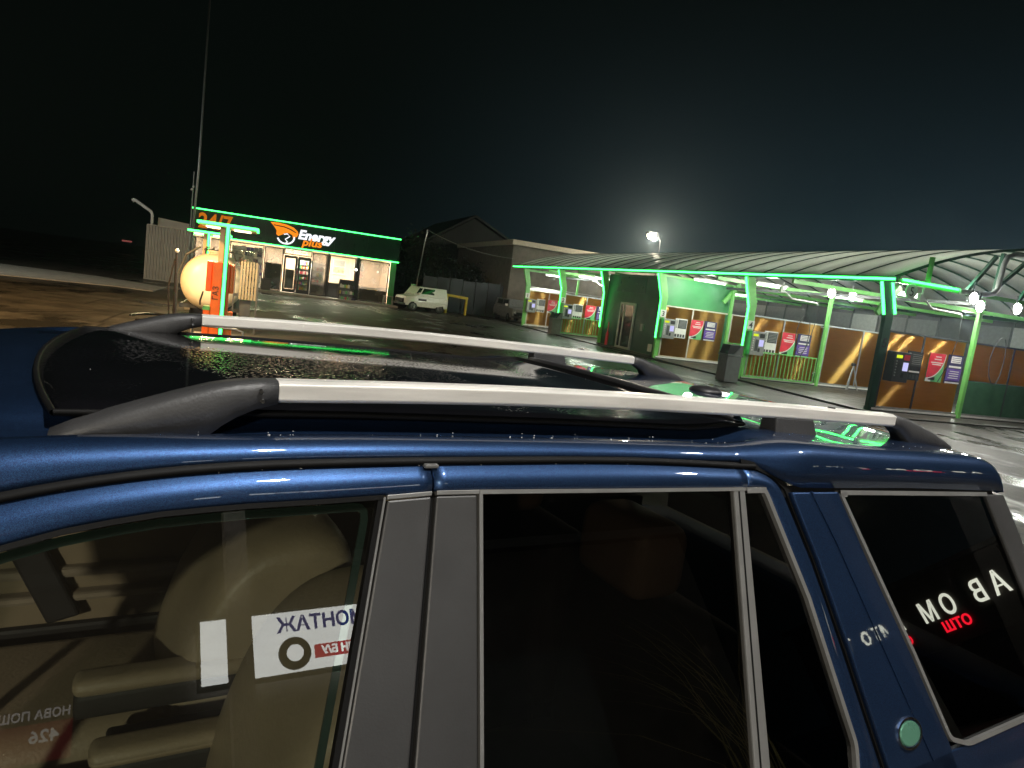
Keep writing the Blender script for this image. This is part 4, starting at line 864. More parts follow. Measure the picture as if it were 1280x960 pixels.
# ------------------------------------------------------------------ gas dispensers with lit canopies, tank, fence
def canopy(xc, y0, label):
    t = thing('gas_dispenser', label, 'fuel dispenser', (xc, y0, 0), 'gas dispensers with lit canopies')
    x0, x1 = xc-0.56, xc+0.56
    MB().box(x0, x1, y0, y0+1.5, 2.40, 2.46).build('canopy', 'creampost', t)
    for b in ((x0-0.02, x1+0.02, y0-0.04, y0-0.001, 2.42, 2.475), (x0-0.045, x0-0.001, y0, y0+1.5, 2.42, 2.475), (x1+0.001, x1+0.045, y0, y0+1.5, 2.42, 2.475)):
        MB().box(*b).build('led_strip', 'led', t)
    MB().box(x0+0.10, x0+0.42, y0+0.45, y0+0.95, 2.375, 2.398).build('lamp_panel', 'warmpanel', t)
    MB().box(x1-0.46, x1-0.12, y0+0.45, y0+0.95, 2.375, 2.398).build('lamp_panel', 'warmpanel', t)
    MB().box(xc-0.17, xc+0.02, y0+0.35, y0+0.60, 0.1, 2.40).build('post', 'creampost', t, bevel=0.01)
    MB().box(xc-0.025, xc+0.035, y0-0.04, y0-0.0, 0.05, 2.42).build('led_tube', 'led', t)
    MB().box(xc-0.045, xc+0.055, y0+0.002, y0+0.04, 0.05, 2.42).build('led_backing', 'greendark', t)
    bd_ = MB().box(xc-0.24, xc+0.10, y0+0.06, y0+0.34, 0.10, 1.66).build('dispenser_body', 'orange', t, bevel=0.012)
    MB().box(xc-0.36, xc-0.242, y0+0.10, y0+0.34, 1.02, 1.66).build('nozzle_housing', 'orange', t, bevel=0.02)
    MB().box(xc+0.102, xc+0.19, y0+0.10, y0+0.34, 1.02, 1.64).build('nozzle_housing', 'orange', t, bevel=0.02)
    MB().box(xc-0.37, xc-0.242, y0+0.05, y0+0.36, 0.10, 0.62).build('lower_box', 'orange', t, bevel=0.01)
    MB().box(xc+0.102, xc+0.21, y0+0.05, y0+0.36, 0.10, 0.62).build('lower_box', 'orange', t, bevel=0.01)
    MB().box(xc-0.38, xc-0.245, y0+0.045, y0+0.365, 0.622, 0.70).build('green_cap', 'pgreen', t)
    MB().box(xc-0.55, xc+0.34, y0-0.08, y0+0.5, 0, 0.099).build('island', 'concrete', t, bevel=0.02)
    text('ГАЗ', (xc-0.10, y0+0.055, 0.85), (0, 0, 1), (-1, 0, 0), 0.16, 'black', t, ext=0.002)
    MB().tube([(xc-0.40, y0+0.15, 1.0), (xc-0.44, y0+0.05, 0.8), (xc-0.43, y0+0.02, 0.72)], 0.018, 6).build('nozzle', 'black', t)
    for x in (x0+0.26, x1-0.29): light('canopy_light', 'AREA', (x, y0+0.7, 2.36), (x, y0+0.7, 0), 100, (1.0, 0.74, 0.42), 0.35)
    return t
d1 = canopy(-0.78, 16.0, 'orange gas dispenser with green lit canopy in front of the cream tank')
canopy(-1.68, 23.6, 'second gas dispenser with green lit canopy, half hidden behind the cream tank')
tk = thing('gas_tank', 'cream horizontal gas tank with domed end, behind the orange dispenser', 'tank', (-1.18, 18.6, 0))
prof = [(0.001, 18.45), (0.25, 18.47), (0.47, 18.54), (0.63, 18.66), (0.70, 18.80), (0.72, 18.95), (0.72, 22.6), (0.64, 22.85), (0.3, 23.0), (0.001, 23.05)]
MB().lathe(prof, (-1.20, 0, 1.10), 'y', 48).build('vessel', 'tank', tk, smooth=True)
for y in (19.3, 22.1): MB().prism([(-1.75, y, 0), (-0.65, y, 0), (-0.75, y, 0.62), (-1.65, y, 0.62)], [(-1.75, y+0.15, 0), (-0.65, y+0.15, 0), (-0.75, y+0.15, 0.62), (-1.65, y+0.15, 0.62)]).build('saddle', 'dgrey', tk)
MB().lathe([(0.16, 1.70), (0.16, 1.86), (0.19, 1.86), (0.19, 1.90)], (-1.2, 19.6, 0), 'z', 16).build('manhole', 'tank', tk)
for x in (-1.45, -1.3, -1.05, -0.95): MB().tube([(x, 19.8, 1.7), (x, 19.8, 1.93), (x+0.05, 19.8, 1.98)], 0.03, 6).build('valve', 'dgrey', tk)
MB().tube([(-1.5, 19.9, 1.9), (-0.8, 19.9, 1.92), (-0.7, 19.5, 1.7), (-0.62, 18.9, 0.6)], 0.025, 6).build('pipe', 'dgrey', tk)
MB().tube([(-1.96, 18.8, 0), (-1.97, 18.8, 1.2), (-1.8, 18.8, 1.72), (-1.5, 18.8, 1.95)], 0.03, 6).build('guard_hoop', 'dgrey', tk)
MB().box(-1.9, -0.5, 18.9, 22.8, 0.42, 0.52).build('skid_frame', 'dgrey', tk)
sf = thing('slatted_screen', 'weathered upright slat screen right of the cream tank', 'fence', (-0.40, 18.0, 0))
for i in range(6): MB().box(-0.53+0.068*i, -0.53+0.068*i+0.046, 18.0, 18.03, 0.82, 1.74).build('slat', 'wood', sf)
MB().box(-0.64, -0.14, 18.035, 18.075, 0.88, 0.95).build('rail', 'dgrey', sf); MB().box(-0.64, -0.14, 18.035, 18.075, 1.55, 1.62).build('rail', 'dgrey', sf)
MB().box(-0.145, -0.10, 17.98, 18.08, 0.0, 1.70).build('post', 'dgrey', sf); MB().box(-0.66, -0.63, 17.98, 18.08, 0.0, 1.70).build('post', 'dgrey', sf)
MB().box(-0.62, -0.15, 17.98, 18.02, 0.30, 0.34).build('rail', 'dgrey', sf)
MB().box(-0.5, -0.25, 18.1, 18.5, 0.36, 0.80).build('meter_box', 'dgrey', sf)
br = thing('barrier_rail', 'thin bent steel crash rail at the foot of the orange dispenser', 'barrier', (-0.8, 15.3, 0))
MB().tube([(-1.28, 15.3, 0), (-1.28, 15.3, 0.30), (-1.2, 15.3, 0.36), (-0.45, 15.3, 0.34), (-0.32, 15.3, 0.30), (-0.32, 15.3, 0)], 0.025, 8).build('hoop', 'alu', br, smooth=True)
hp = thing('hose_stand', 'thin black hose stand left of the cream tank', 'hose stand', (-1.80, 17.0, 0))
MB().tube([(-1.80, 17.0, 0), (-1.82, 17.0, 1.74)], 0.03, 8).build('pole', 'black', hp)
MB().lathe([(0.02, 1.74), (0.05, 1.78), (0.02, 1.83)], (-1.82, 17.0, 0), 'z', 8).build('knob', 'white', hp)
MB().tube([(-1.85, 17.0, 1.6), (-1.95, 17.0, 1.0), (-1.9, 17.0, 0.3), (-1.9, 17.0, 0.05)], 0.018, 6).build('hose', 'black', hp)
ho = MB().tube([(-1.95-0.55+0.55*math.cos(a), 19.5+1.1*math.sin(a), 0.03) for a in [R(-120)+R(300)*i/24 for i in range(25)]], 0.03, 6).build('hose_loop', 'black'); tag(ho, 'black hose lying in a loop on the ground left of the tank', 'hose')

# ------------------------------------------------------------------ left background: container, mast, lamp arm
cn = thing('storage_container', 'grey corrugated metal container left of the shop', 'container', (-5, 42, 0))
rows_f = []
prof = []
x = -5.98; k = 0
while x < -3.95:
    for dx, dy in ((0, 0), (0.05, 0), (0.075, 0.035), (0.125, 0.035), (0.15, 0)): prof.append((x+dx, 42+dy))
    x += 0.15
MB().grid([[(a, b, 0.05) for a, b in prof], [(a, b, 2.86) for a, b in prof]]).build('corrugated_wall', 'corr', cn)
MB().box(-5.98, -3.9, 42.05, 47.5, 0.05, 2.84).build('body', 'corr', cn)
for b in ((-6.04, -5.985, 41.98, 42.06, 0, 2.92), (-3.9, -3.84, 41.98, 42.06, 0, 2.92), (-5.985, -3.9, 41.97, 42.04, 2.862, 2.93), (-5.985, -3.9, 41.97, 42.04, 0, 0.045)): MB().box(*b).build('edge_frame', 'corr', cn)
MB().prism([(-5.6, 42.6, 2.93), (-4.05, 42.6, 2.93), (-4.05, 42.6, 3.25), (-5.6, 42.6, 3.36)], [(-5.6, 42.7, 2.93), (-4.05, 42.7, 2.93), (-4.05, 42.7, 3.25), (-5.6, 42.7, 3.36)]).build('roof_panel', 'corr', cn)
la = thing('lamp_arm', 'bent white lamp arm rising from the container corner', 'lamp', (-5.85, 42, 2.9))
MB().tube([(-5.82, 42.2, 2.5), (-5.84, 42.2, 3.45), (-5.90, 42.2, 3.60), (-6.72, 42.2, 4.10)], [0.07, 0.07, 0.08, 0.08], 8).build('arm', 'whitepipe', la, smooth=True)
MB().tube([(-6.70, 42.2, 4.09), (-6.82, 42.2, 4.02)], [0.11, 0.10], 8).build('lamp_head', 'whitepipe', la)
tag(MB().tube([(-3.72, 40, 0), (-3.55, 40, 6), (-3.60, 40, 16.5)], [0.075, 0.055, 0.04], 8).build('mast', 'pole', smooth=True), 'tall thin grey mast beside the left end of the shop', 'mast')
wp = thing('wire_pole', 'thinner rod with two white insulators just left of the mast', 'rod', (-3.72, 39.7, 0))
MB().tube([(-3.72, 39.7, 0), (-3.72, 39.7, 5.8)], 0.025, 6).build('rod', 'pole', wp)
for z_, x in ((5.05, -3.70), (4.9, -3.78)): MB().lathe([(0.02, -0.06), (0.06, 0), (0.02, 0.06)], (x, 39.68, z_), 'z', 8).build('insulator', 'whitepipe', wp)
rl = MB().box(-20.3, -19.0, 119, 119.2, 1.85, 2.08).build('red_lit_sign', 'redlamp'); tag(rl, 'tiny dim red lit strip far away in the dark on the left', 'sign')

# ------------------------------------------------------------------ buildings behind, fence, vehicles
wbd = thing('block_building', 'long grey block building with pale roof edge behind the wash', 'building', (22, 46, 0))
MB().box(15.9, 40, 45.5, 60, 0, 5.15).build('wall', 'brick', wbd)
MB().box(15.75, 40.2, 45.3, 60.2, 5.15, 5.50).build('roof_edge', 'cream', wbd, bevel=0.02)
for r_ in range(14):
    MB().box(15.9, 40, 45.475, 45.499, 0.05+0.365*r_, 0.05+0.365*r_+0.345).build('block_course', 'brick', wbd)
bn = thing('gabled_barn', 'dark gabled barn behind the sheet fence', 'building', (17, 60, 0))
MB().prism([(11.5, 60, 0), (22.5, 60, 0), (22.5, 60, 5.3), (17, 60, 7.9), (11.5, 60, 4.3)], [(11.5, 75, 0), (22.5, 75, 0), (22.5, 75, 5.3), (17, 75, 7.9), (11.5, 75, 4.3)]).build('wall', 'barn', bn)
MB().prism([(11.0, 59.6, 4.1), (17, 59.6, 8.0), (23, 59.6, 5.2), (23, 59.6, 5.4), (17, 59.6, 8.2), (11.0, 59.6, 4.3)], [(11.0, 75.4, 4.1), (17, 75.4, 8.0), (23, 75.4, 5.2), (23, 75.4, 5.4), (17, 75.4, 8.2), (11.0, 75.4, 4.3)]).build('roof', 'barn', bn)
MB().box(15.0, 18.2, 59.93, 59.99, 0, 3.6).build('door', 'dgrey', bn)
fn = thing('sheet_fence', 'dark blue-grey metal sheet fence between shop and car wash', 'fence', (14, 47, 0))
for i in range(8): MB().box(10.2+0.92*i, 10.2+0.92*i+0.89, 46.5, 46.55, 0, 2.25+0.04*(i % 3)).build('fence_sheet', 'fence', fn, bevel=0.01)
for i in range(5): MB().box(10.15+1.84*i, 10.2+1.84*i, 46.56, 46.62, 0, 2.45).build('post', 'dgrey', fn)
cp_ = thing('cable_pole', 'thin leaning pole carrying a sagging cable above the fence', 'pole', (10.3, 48, 0))
MB().tube([(10.0, 48, 0), (10.05, 48, 2.0), (10.35, 48, 5.4)], 0.045, 6).build('pole', 'pole', cp_)
MB().tube([(10.35+5.6*t, 48-2.6*t, 5.4-1.2*t-0.55*4*t*(1-t)*0.6) for t in [i/12 for i in range(13)]], 0.022, 5).build('cable', 'pole', cp_)
yb = MB().beam((11.3, 44.2, 1.18), (12.75, 44.2, 1.1), 0.14, 0.16); yb.box(11.25, 11.4, 44.1, 44.3, 0, 1.1); yb.box(12.6, 12.72, 44.1, 44.3, 0, 1.02)
tag(yb.build('yellow_barrier', 'yellow', bevel=0.01), 'dim yellow barrier beam right of the white off-road car', 'barrier')
def simple_car(name, label, loc, rot, L_, H_, paint, van=False):
    t = thing(name, label, 'car', loc, None, rot, True)
    # local: x forward = -x is the nose
    W2 = 0.80
    st_ = [(-L_/2, 0.42, 0.70, 0.66), (-L_/2+0.08, 0.32, 0.84, 0.74), (-L_*0.28, 0.28, 0.95, 0.80), (L_*0.10, 0.28, 0.97, 0.81), (L_/2-0.1, 0.30, 0.97, 0.80), (L_/2, 0.38, 0.90, 0.74)]
    MB().grid([[(x, -w, zb), (x, -w*1.02, (zb+zt)/2), (x, -w*0.97, zt-0.03), (x, -w*0.85, zt), (x, w*0.85, zt), (x, w*0.97, zt-0.03), (x, w*1.02, (zb+zt)/2), (x, w, zb)] for x, zb, zt, w in st_], close=True).add([], []).build('body', paint, t, smooth=False, bevel=0.02)
    fr0 = -L_*0.30; fr1 = -L_*0.17; rr1 = L_/2-0.12; rr0 = L_/2-0.04
    cb = MB(); low = [(fr0, -0.74), (rr0, -0.74), (rr0, 0.74), (fr0, 0.74)]; hi = [(fr1, -0.62), (rr1, -0.64), (rr1, 0.64), (fr1, 0.62)]
    cb.add([(x, y, 0.94) for x, y in low]+[(x, y, H_) for x, y in hi], [(4, 5, 6, 7), (0, 1, 5, 4), (1, 2, 6, 5), (2, 3, 7, 6), (3, 0, 4, 7)])
    cb = cb.build('cabin', paint, t, bevel=0.03)
    def q(a, b, y0, y1):   # side glass between fractions a..b of the cabin
        for s_ in (-1, 1):
            lo_ = lambda f_: fr0+(rr0-fr0)*f_; hi_ = lambda f_: fr1+(rr1-fr1)*f_
            p = [(lo_(a)*0.75+hi_(a)*0.25, s_*(0.74*0.75+0.63*0.25+0.006), 0.94*0.75+H_*0.25), (lo_(b)*0.75+hi_(b)*0.25, s_*(0.716), 0.94*0.75+H_*0.25), (lo_(b)*0.15+hi_(b)*0.85, s_*(0.652), 0.94*0.15+H_*0.85), (lo_(a)*0.15+hi_(a)*0.85, s_*(0.652), 0.94*0.15+H_*0.85)]
            MB().prism(p, [(x, y-s_*0.03, z) for x, y, z in p]).build('side_window', 'carglass', cb)
    if van: q(0.03, 0.14, 0, 0); q(0.18, 0.58, 0, 0)
    else: q(0.06, 0.42, 0, 0); q(0.47, 0.85, 0, 0)
    p = [(fr0*0.9+fr1*0.1-0.012, -0.66, 0.98), (fr0*0.9+fr1*0.1-0.012, 0.66, 0.98), (fr1-0.004, 0.57, H_-0.05), (fr1-0.004, -0.57, H_-0.05)]
    MB().prism(p, [(x+0.03, y, z) for x, y, z in p]).build('windscreen', 'carglass', cb)
    for s_ in (-1, 1):
        MB().lathe([(0.10, 0), (0.09, -0.03)], (-L_/2+0.05, s_*0.55, 0.66), 'x', 14).build('headlight', 'chrome', t)
        MB().box(-L_*0.2, -L_*0.2+0.1, s_*0.80-0.09, s_*0.80+0.09, 1.0, 1.14).build('mirror', 'white', t)
        for x in (-L_*0.31, L_*0.31):
            w = MB().lathe([(0.17, -0.09), (0.27, -0.09), (0.29, -0.05), (0.29, 0.05), (0.27, 0.09), (0.17, 0.09)], (x, s_*0.72, 0.29), 'y', 20).build('tyre', 'tyre', t); MB().lathe([(0.17, -0.05), (0.12, -0.02), (0.12, 0.02), (0.17, 0.05)], (x, s_*0.76, 0.29), 'y', 14).build('rim', 'alu', w)
    MB().box(-L_/2-0.03, -L_/2+0.05, -0.5, 0.5, 0.48, 0.68).build('grille', 'black', t)
    MB().box(-L_/2-0.06, -L_/2+0.06, -0.78, 0.78, 0.30, 0.44).build('front_bumper', 'dgrey', t, bevel=0.02)
    return t, cb
ov, cb = simple_car('off_road_car', 'old white off-road car with roof lamp parked right of the shop', (9.3, 42.6, 0), R(14), 2.95, 1.50, 'carwhite', True)
MB().box(-0.80, -0.62, -0.3, 0.0, 1.525, 1.60).build('roof_lamp', 'pgreen', cb)
MB().box(-0.6, -0.05, -0.835, -0.825, 0.66, 0.78).build('door_marking', 'black', ov)
simple_car('hatchback_car', 'silver hatchback facing the lot, half hidden by the farthest wash bay', (15.75, 43.4, 0), R(90), 3.9, 1.45, 'carsilver')

# ------------------------------------------------------------------ CAR WASH
def xe(y): return 14.95-(y-13.4)*0.032       # eave line
ZE = 3.45
Y0, Y1 = 13.4, 39.6
XA, HS, RISE = 21.9, 7.0, 1.52
RR = (HS*HS+RISE*RISE)/(2*RISE)
def arch(y, n=26, dz=0.0):
    s0 = xe(y); pts = []
    for i in range(n+1):
        a = -HS+2*HS*i/n; pts.append((s0+HS+a, y, ZE+0.05+dz+math.sqrt(RR*RR-a*a)-(RR-RISE)))
    return pts
rf = thing('vaulted_wash_roof', 'long barrel roof of milky sheets on dark ribs over the wash bays', 'roof', (20, 26, ZE))
ys = [Y0+(Y1-Y0)*i/22 for i in range(23)]
for a, b in zip(ys, ys[1:]):
    MB().grid([arch(a+0.03, dz=0.03), arch(b-0.03, dz=0.03)]).build('roof_sheet', 'poly', rf, smooth=True, solid=0.012)
for y in ys:
    up_ = arch(y, dz=0.0); MB().grid([[(x, y-0.025, z-0.02), (x, y+0.025, z-0.02), (x, y+0.025, z+0.052), (x, y-0.025, z+0.052)] for x, _, z in up_], close=True).build('rib', 'greendark', rf)
MB().beam((xe(Y0)-0.0, Y0-0.1, ZE), (xe(Y1), Y1, ZE), 0.14, 0.16).build('eave_beam', 'greendark', rf)
MB().beam((xe(Y0)-0.115, Y0-0.1, ZE), (xe(Y1)-0.115, Y1, ZE), 0.06, 0.06).build('led_strip', 'led', rf)
MB().beam((xe(Y0)+2*HS, Y0, ZE), (xe(Y1)+2*HS, Y1, ZE), 0.14, 0.16).build('eave_beam', 'greendark', rf)
MB().beam((xe(Y0), Y0-0.1, ZE-0.03), (xe(Y0)+2*HS, Y0-0.1, ZE-0.03), 0.08, 0.10).build('tie_beam', 'greenpaint', rf)
MB().beam((xe(Y0)+0.1, Y0-0.17, ZE+0.01), (xe(Y0)+2.15, Y0-0.17, ZE+0.01), 0.05, 0.06).build('led_strip', 'led', rf)
for y in ys[3::3]: MB().beam((xe(y)+0.1, y, ZE-0.14), (xe(y)+2*HS, y, ZE-0.14), 0.08, 0.12).build('tie_beam', 'greenpaint', rf)
for xx in (18.0,): MB().beam((xx, Y0, ZE-0.26), (xx-0.5, Y1, ZE-0.26), 0.07, 0.09).build('purlin', 'dgrey', rf)
# truss at the near end
for a, b in (((16.02, 0, ZE), (16.02, 0, 4.16)), ((17.45, 0, ZE), (18.3, 0, 4.5)), ((18.5, 0, ZE+0.05), (18.55, 0, 4.62)), ((18.55, 0, 3.7), (19.6, 0, 4.62)), ((19.5, 0, ZE), (20.4, 0, 4.75))):
    MB().beam((a[0], Y0-0.05, a[2]), (b[0], Y0-0.05, b[2]), 0.09, 0.09).build('truss_strut', 'greendark' if a[0] > 17 else 'greenpaint', rf)
dp_ = thing('rain_pipe', 'bent grey pipe hanging under the near end of the vaulted roof', 'pipe', (18.4, Y0-0.3, ZE))
MB().tube([(17.0, Y0-0.25, 3.42), (17.9, Y0-0.25, 3.44), (18.2, Y0-0.25, 3.5), (18.32, Y0-0.25, 3.65), (18.36, Y0-0.25, 4.3), (18.45, Y0-0.25, 4.52), (18.7, Y0-0.25, 4.60), (24, Y0-0.25, 4.70)], 0.07, 10).build('pipe', 'alu', dp_, smooth=True)

BAYS = [(5, 15.0, 13.55), (4, 14.95, 18.8), (3, 14.72, 23.8), (2, 14.62, 33.4), (1, 14.48, 38.3)]
# column prototype in local coordinates (x0 = lower inner corner at 0)
def column(bay, X, Y):
    t = thing('bent_column', {5: 'dark green bent column with two short light strips at the near roof corner', 4: 'bright green bent column with light strip behind the near litter bin', 3: 'bright green bent column with light strip at the near corner of the green room', 2: 'bright green bent column with light strip behind the far litter bin', 1: 'farthest bright green bent column, unlit, by the silver hatchback'}[bay], 'column', (X, Y, 0), 'bent columns along the wash front', 0, True)
    outer = [(0.02, 0.0), (0.0, 1.5), (0.0, 2.42), (-0.30, 3.40)]; inner = [(0.20, 0.0), (0.24, 1.5), (0.27, 2.50), (0.02, 3.40)]
    MB().prism([(x, -0.06, z) for x, z in outer]+[(x, -0.06, z) for x, z in reversed(inner)], [(x, 0.06, z) for x, z in outer]+[(x, 0.06, z) for x, z in reversed(inner)]).build('shaft', 'greenpaint' if bay != 5 else 'greendark', t, bevel=0.006)
    pts = [(-0.015, 0.85), (-0.03, 2.42), (-0.33, 3.36)] if bay != 5 else [(-0.04, 2.55), (-0.33, 3.36)]
    if bay != 1:
        for a, b in zip(pts, pts[1:]): MB().beam((a[0], -0.03, a[1]), (b[0], -0.03, b[1]), 0.045, 0.06, (0, 1, 0)).build('led_strip', 'led', t)
    if bay == 5: MB().beam((0.27, -0.085, 2.60), (-0.02, -0.085, 3.38), 0.045, 0.05, (0, 1, 0)).build('led_strip', 'led', t)
    MB().box(-0.06, 0.30, -0.12, 0.12, 0.0, 0.05).build('base_plate', 'greenpaint', t)
    if bay != 5:
        pl = MB().box(0.02, 0.28, -0.085, -0.066, 1.70, 1.98).build('number_plate', 'white', t)
        text(str(bay), (0.15, -0.088, 1.745), (1, 0, 0), (0, 0, 1), 0.27, 'black', pl, ext=0.002, align='CENTER', weight=0.006)
    else:
        text(str(bay), (0.14, -0.066, 1.72), (1, 0, 0), (0, 0, 1), 0.34, 'black', t, ext=0.003, align='CENTER', weight=0.008)
    return t
for b, X, Y in BAYS: column(b, X, Y)
def techcol(X, Y):
    t = thing('bent_column', 'bright green bent column with light strip at the far corner of the green room', 'column', (X, Y, 0), 'bent columns along the wash front', 0, True)
    outer = [(0.02, 0.0), (0.0, 1.5), (0.0, 2.42), (-0.30, 3.40)]; inner = [(0.20, 0.0), (0.24, 1.5), (0.27, 2.50), (0.02, 3.40)]
    MB().prism([(x, -0.06, z) for x, z in outer]+[(x, -0.06, z) for x, z in reversed(inner)], [(x, 0.06, z) for x, z in outer]+[(x, 0.06, z) for x, z in reversed(inner)]).build('shaft', 'greenpaint', t, bevel=0.006)
    for a, b in (((-0.015, 0.85), (-0.03, 2.42)), ((-0.03, 2.42), (-0.33, 3.36))): MB().beam((a[0], -0.03, a[1]), (b[0], -0.03, b[1]), 0.045, 0.06, (0, 1, 0)).build('led_strip', 'led', t)
techcol(14.66, 28.6)
# partitions: acrylic panels in a frame
def partition(bay, X, Y, Xend, lab):
    t = thing('bay_partition', lab, 'partition', (X, Y, 0), 'smoke brown partitions between wash bays')
    fm = 'cream' if bay in (1, 3) else 'alu'
    xs = [X+0.28, X+0.28+1.28, X+3.16]; x = X+3.46
    MB().box(X+0.1, Xend, Y-0.09, Y+0.16, 0.0, 0.14).build('plinth', 'plinth', t, bevel=0.01)
    MB().box(X+0.1, Xend, Y-0.095, Y-0.0901, 0.085, 0.137).build('plinth_edge', 'white', t)
    segs = [(xs[0], xs[1]), (xs[1], xs[2])]
    while x+1.4 < Xend: segs.append((x, x+1.62)); x += 1.62
    for a, b in segs:
        if bay == 5 and a > X+3.3: MB().box(a+0.03, b-0.03, Y-0.010, Y+0.006, 1.12, 2.13).build('panel', 'acrylic', t); MB().box(a+0.03, b-0.03, Y-0.03, Y-0.012, 0.18, 1.10).build('green_board', 'greenold', t)
        else: MB().box(a+0.03, b-0.03, Y-0.010, Y+0.006, 0.18, 2.13).build('panel', 'acrylic', t)
        MB().box(a-0.025, a+0.028, Y-0.03, Y+0.03, 0.141, 2.17).build('mullion', fm if bay != 5 else 'dgrey', t)
    MB().box(xs[0]+0.03, segs[-1][1], Y-0.032, Y+0.032, 2.132, 2.18).build('top_rail', fm if bay != 5 else 'dgrey', t)
    MB().box(xs[0]+0.03, segs[-1][1], Y-0.032, Y+0.032, 0.1415, 0.178).build('bottom_rail', fm, t)
    return t
LB = {5: 'nearest smoke brown partition with worn green lower boards on its right half', 4: 'smoke brown partition behind the long green railing and near bin', 3: 'smoke brown partition fixed to the green room side wall', 2: 'far smoke brown partition left of the green room, behind a railing', 1: 'farthest smoke brown partition beside the silver hatchback'}
for b, X, Y in BAYS: partition(b, X, Y, {5: X+9.5, 4: X+9.5, 3: X+8.2, 2: X+6, 1: X+6}[b], LB[b])
def midpost(X, Y, lab):
    t = thing('slim_post', lab, 'post', (X, Y, 0), 'slim green posts halfway along the partitions')
    MB().box(X-0.055, X+0.055, Y-0.15, Y-0.04, 0.0, 3.32).build('shaft', 'greenpaint', t, bevel=0.006)
    MB().box(X-0.1, X+0.1, Y-0.2, Y+0.0, 0.0, 0.03).build('foot_plate', 'greenpaint', t)
    for z_ in (0.3, 1.25, 2.1): MB().box(X-0.065, X+0.065, Y-0.04, Y-0.033, z_, z_+0.08).build('bracket', 'greendark', t)
for b, X, Y in BAYS: midpost(X+3.28, Y, {5: 'slim green post at the nearest partition, under the right floodlights', 4: 'slim green post right of the purple poster behind the long railing', 3: 'slim green post at the end of the green room side wall', 2: 'slim green post in the far bay left of the green room', 1: 'slim green post standing in the farthest bay'}[b])
# diagonal green braces
for X, Y, lab in ((15.3, 13.6, 'leaning green brace behind the nearest bent column'), (17.3, 23.0, 'leaning green brace behind the long railing and posters')):
    t = MB().beam((X+0.35, Y+0.8, 2.6), (X+1.0, Y+0.8, 3.4), 0.1, 0.16).build('green_brace', 'greenpaint'); tag(t, lab, 'brace')
# technical room
tr_ = thing('technical_room', 'green plant room with a shade-darkened front and a glazed door under the wash roof', 'room', (16.5, 26.3, 0))
MB().box(14.86, 18.2, 23.92, 28.55, 0, 3.28).build('wall', 'greenwall', tr_)
MB().box(14.80, 14.859, 23.93, 28.54, 0.05, 3.30).build('shaded_front', 'greendark', tr_)  # front darker than the side wall, its shade put into the colour
MB().box(14.78, 14.799, 25.2, 27.6, 2.55, 3.2).build('cladding_panel', 'fascia', tr_)
dr = MB(); dr.box(14.74, 14.80, 25.75, 25.85, 0.1, 2.1); dr.box(14.74, 14.80, 26.95, 27.05, 0.1, 2.1); dr.box(14.74, 14.80, 25.85, 26.95, 2.0, 2.1); dr.box(14.74, 14.80, 25.85, 26.95, 0.1, 0.2); dr.box(14.74, 14.80, 26.62, 26.70, 0.2, 2.0)
dr = dr.build('door', 'alu', tr_); MB().box(14.765, 14.775, 25.85, 26.62, 0.2, 2.0).build('pane', 'carglass', dr); MB().box(14.765, 14.775, 26.70, 26.95, 0.2, 2.0).build('pane', 'carglass', dr)
MB().box(14.72, 14.80, 24.05, 24.25, 0.25, 0.55).build('socket_box', 'white', tr_)
MB().box(14.74, 14.80, 24.9, 25.1, 1.0, 1.3).build('notice', 'greymetal', tr_)
MB().box(14.60, 14.9, 23.95, 28.55, 0, 0.12).build('step', 'plinth', tr_)
xt = MB().lathe([(0.07, 0.12), (0.07, 0.62), (0.03, 0.72)], (14.60, 27.6, 0), 'z', 10); xt.tube([(14.60, 27.6, 0.72), (14.60, 27.6, 1.15)], 0.025, 6)
tag(xt.build('striped_bollard', 'red'), 'thin red post standing left of the green room door', 'bollard')
for y0, lab in ((14.7, ''),): pass
# machines and posters, prototype bay 3 then copies
def machine(X, Y, dark, lab, y=None):
    t = thing('payment_terminal', lab, 'payment machine', (X, Y, 0), 'payment terminals of the wash bays')
    MB().box(X+0.05, X+0.62, Y-0.30, Y-0.035, 0.88, 1.66).build('housing', 'dgrey' if dark else 'greymetal', t, bevel=0.012)
    MB().box(X+0.10, X+0.30, Y-0.306, Y-0.3005, 1.50, 1.58).build('display', 'yellowled', t)
    MB().box(X+0.37, X+0.55, Y-0.306, Y-0.3005, 1.18, 1.40).build('screen', 'screen', t)
    MB().box(X+0.36, X+0.56, Y-0.306, Y-0.3005, 1.46, 1.60).build('bill_slot', 'black' if not dark else 'red', t)
    for i in range(6): MB().lathe([(0.022, 0), (0.018, -0.015)], (X+0.13, Y-0.302, 1.42-0.075*i), 'y', 8).build('button', 'white' if not dark else 'greymetal', t)
    MB().box(X+0.36, X+0.44, Y-0.308, Y-0.3005, 1.0, 1.12).build('coin_slot', 'black', t)
    MB().box(X+0.22, X+0.34, Y-0.306, Y-0.3005, 1.02, 1.40).build('instruction_strip', 'dgrey', t)
    return t
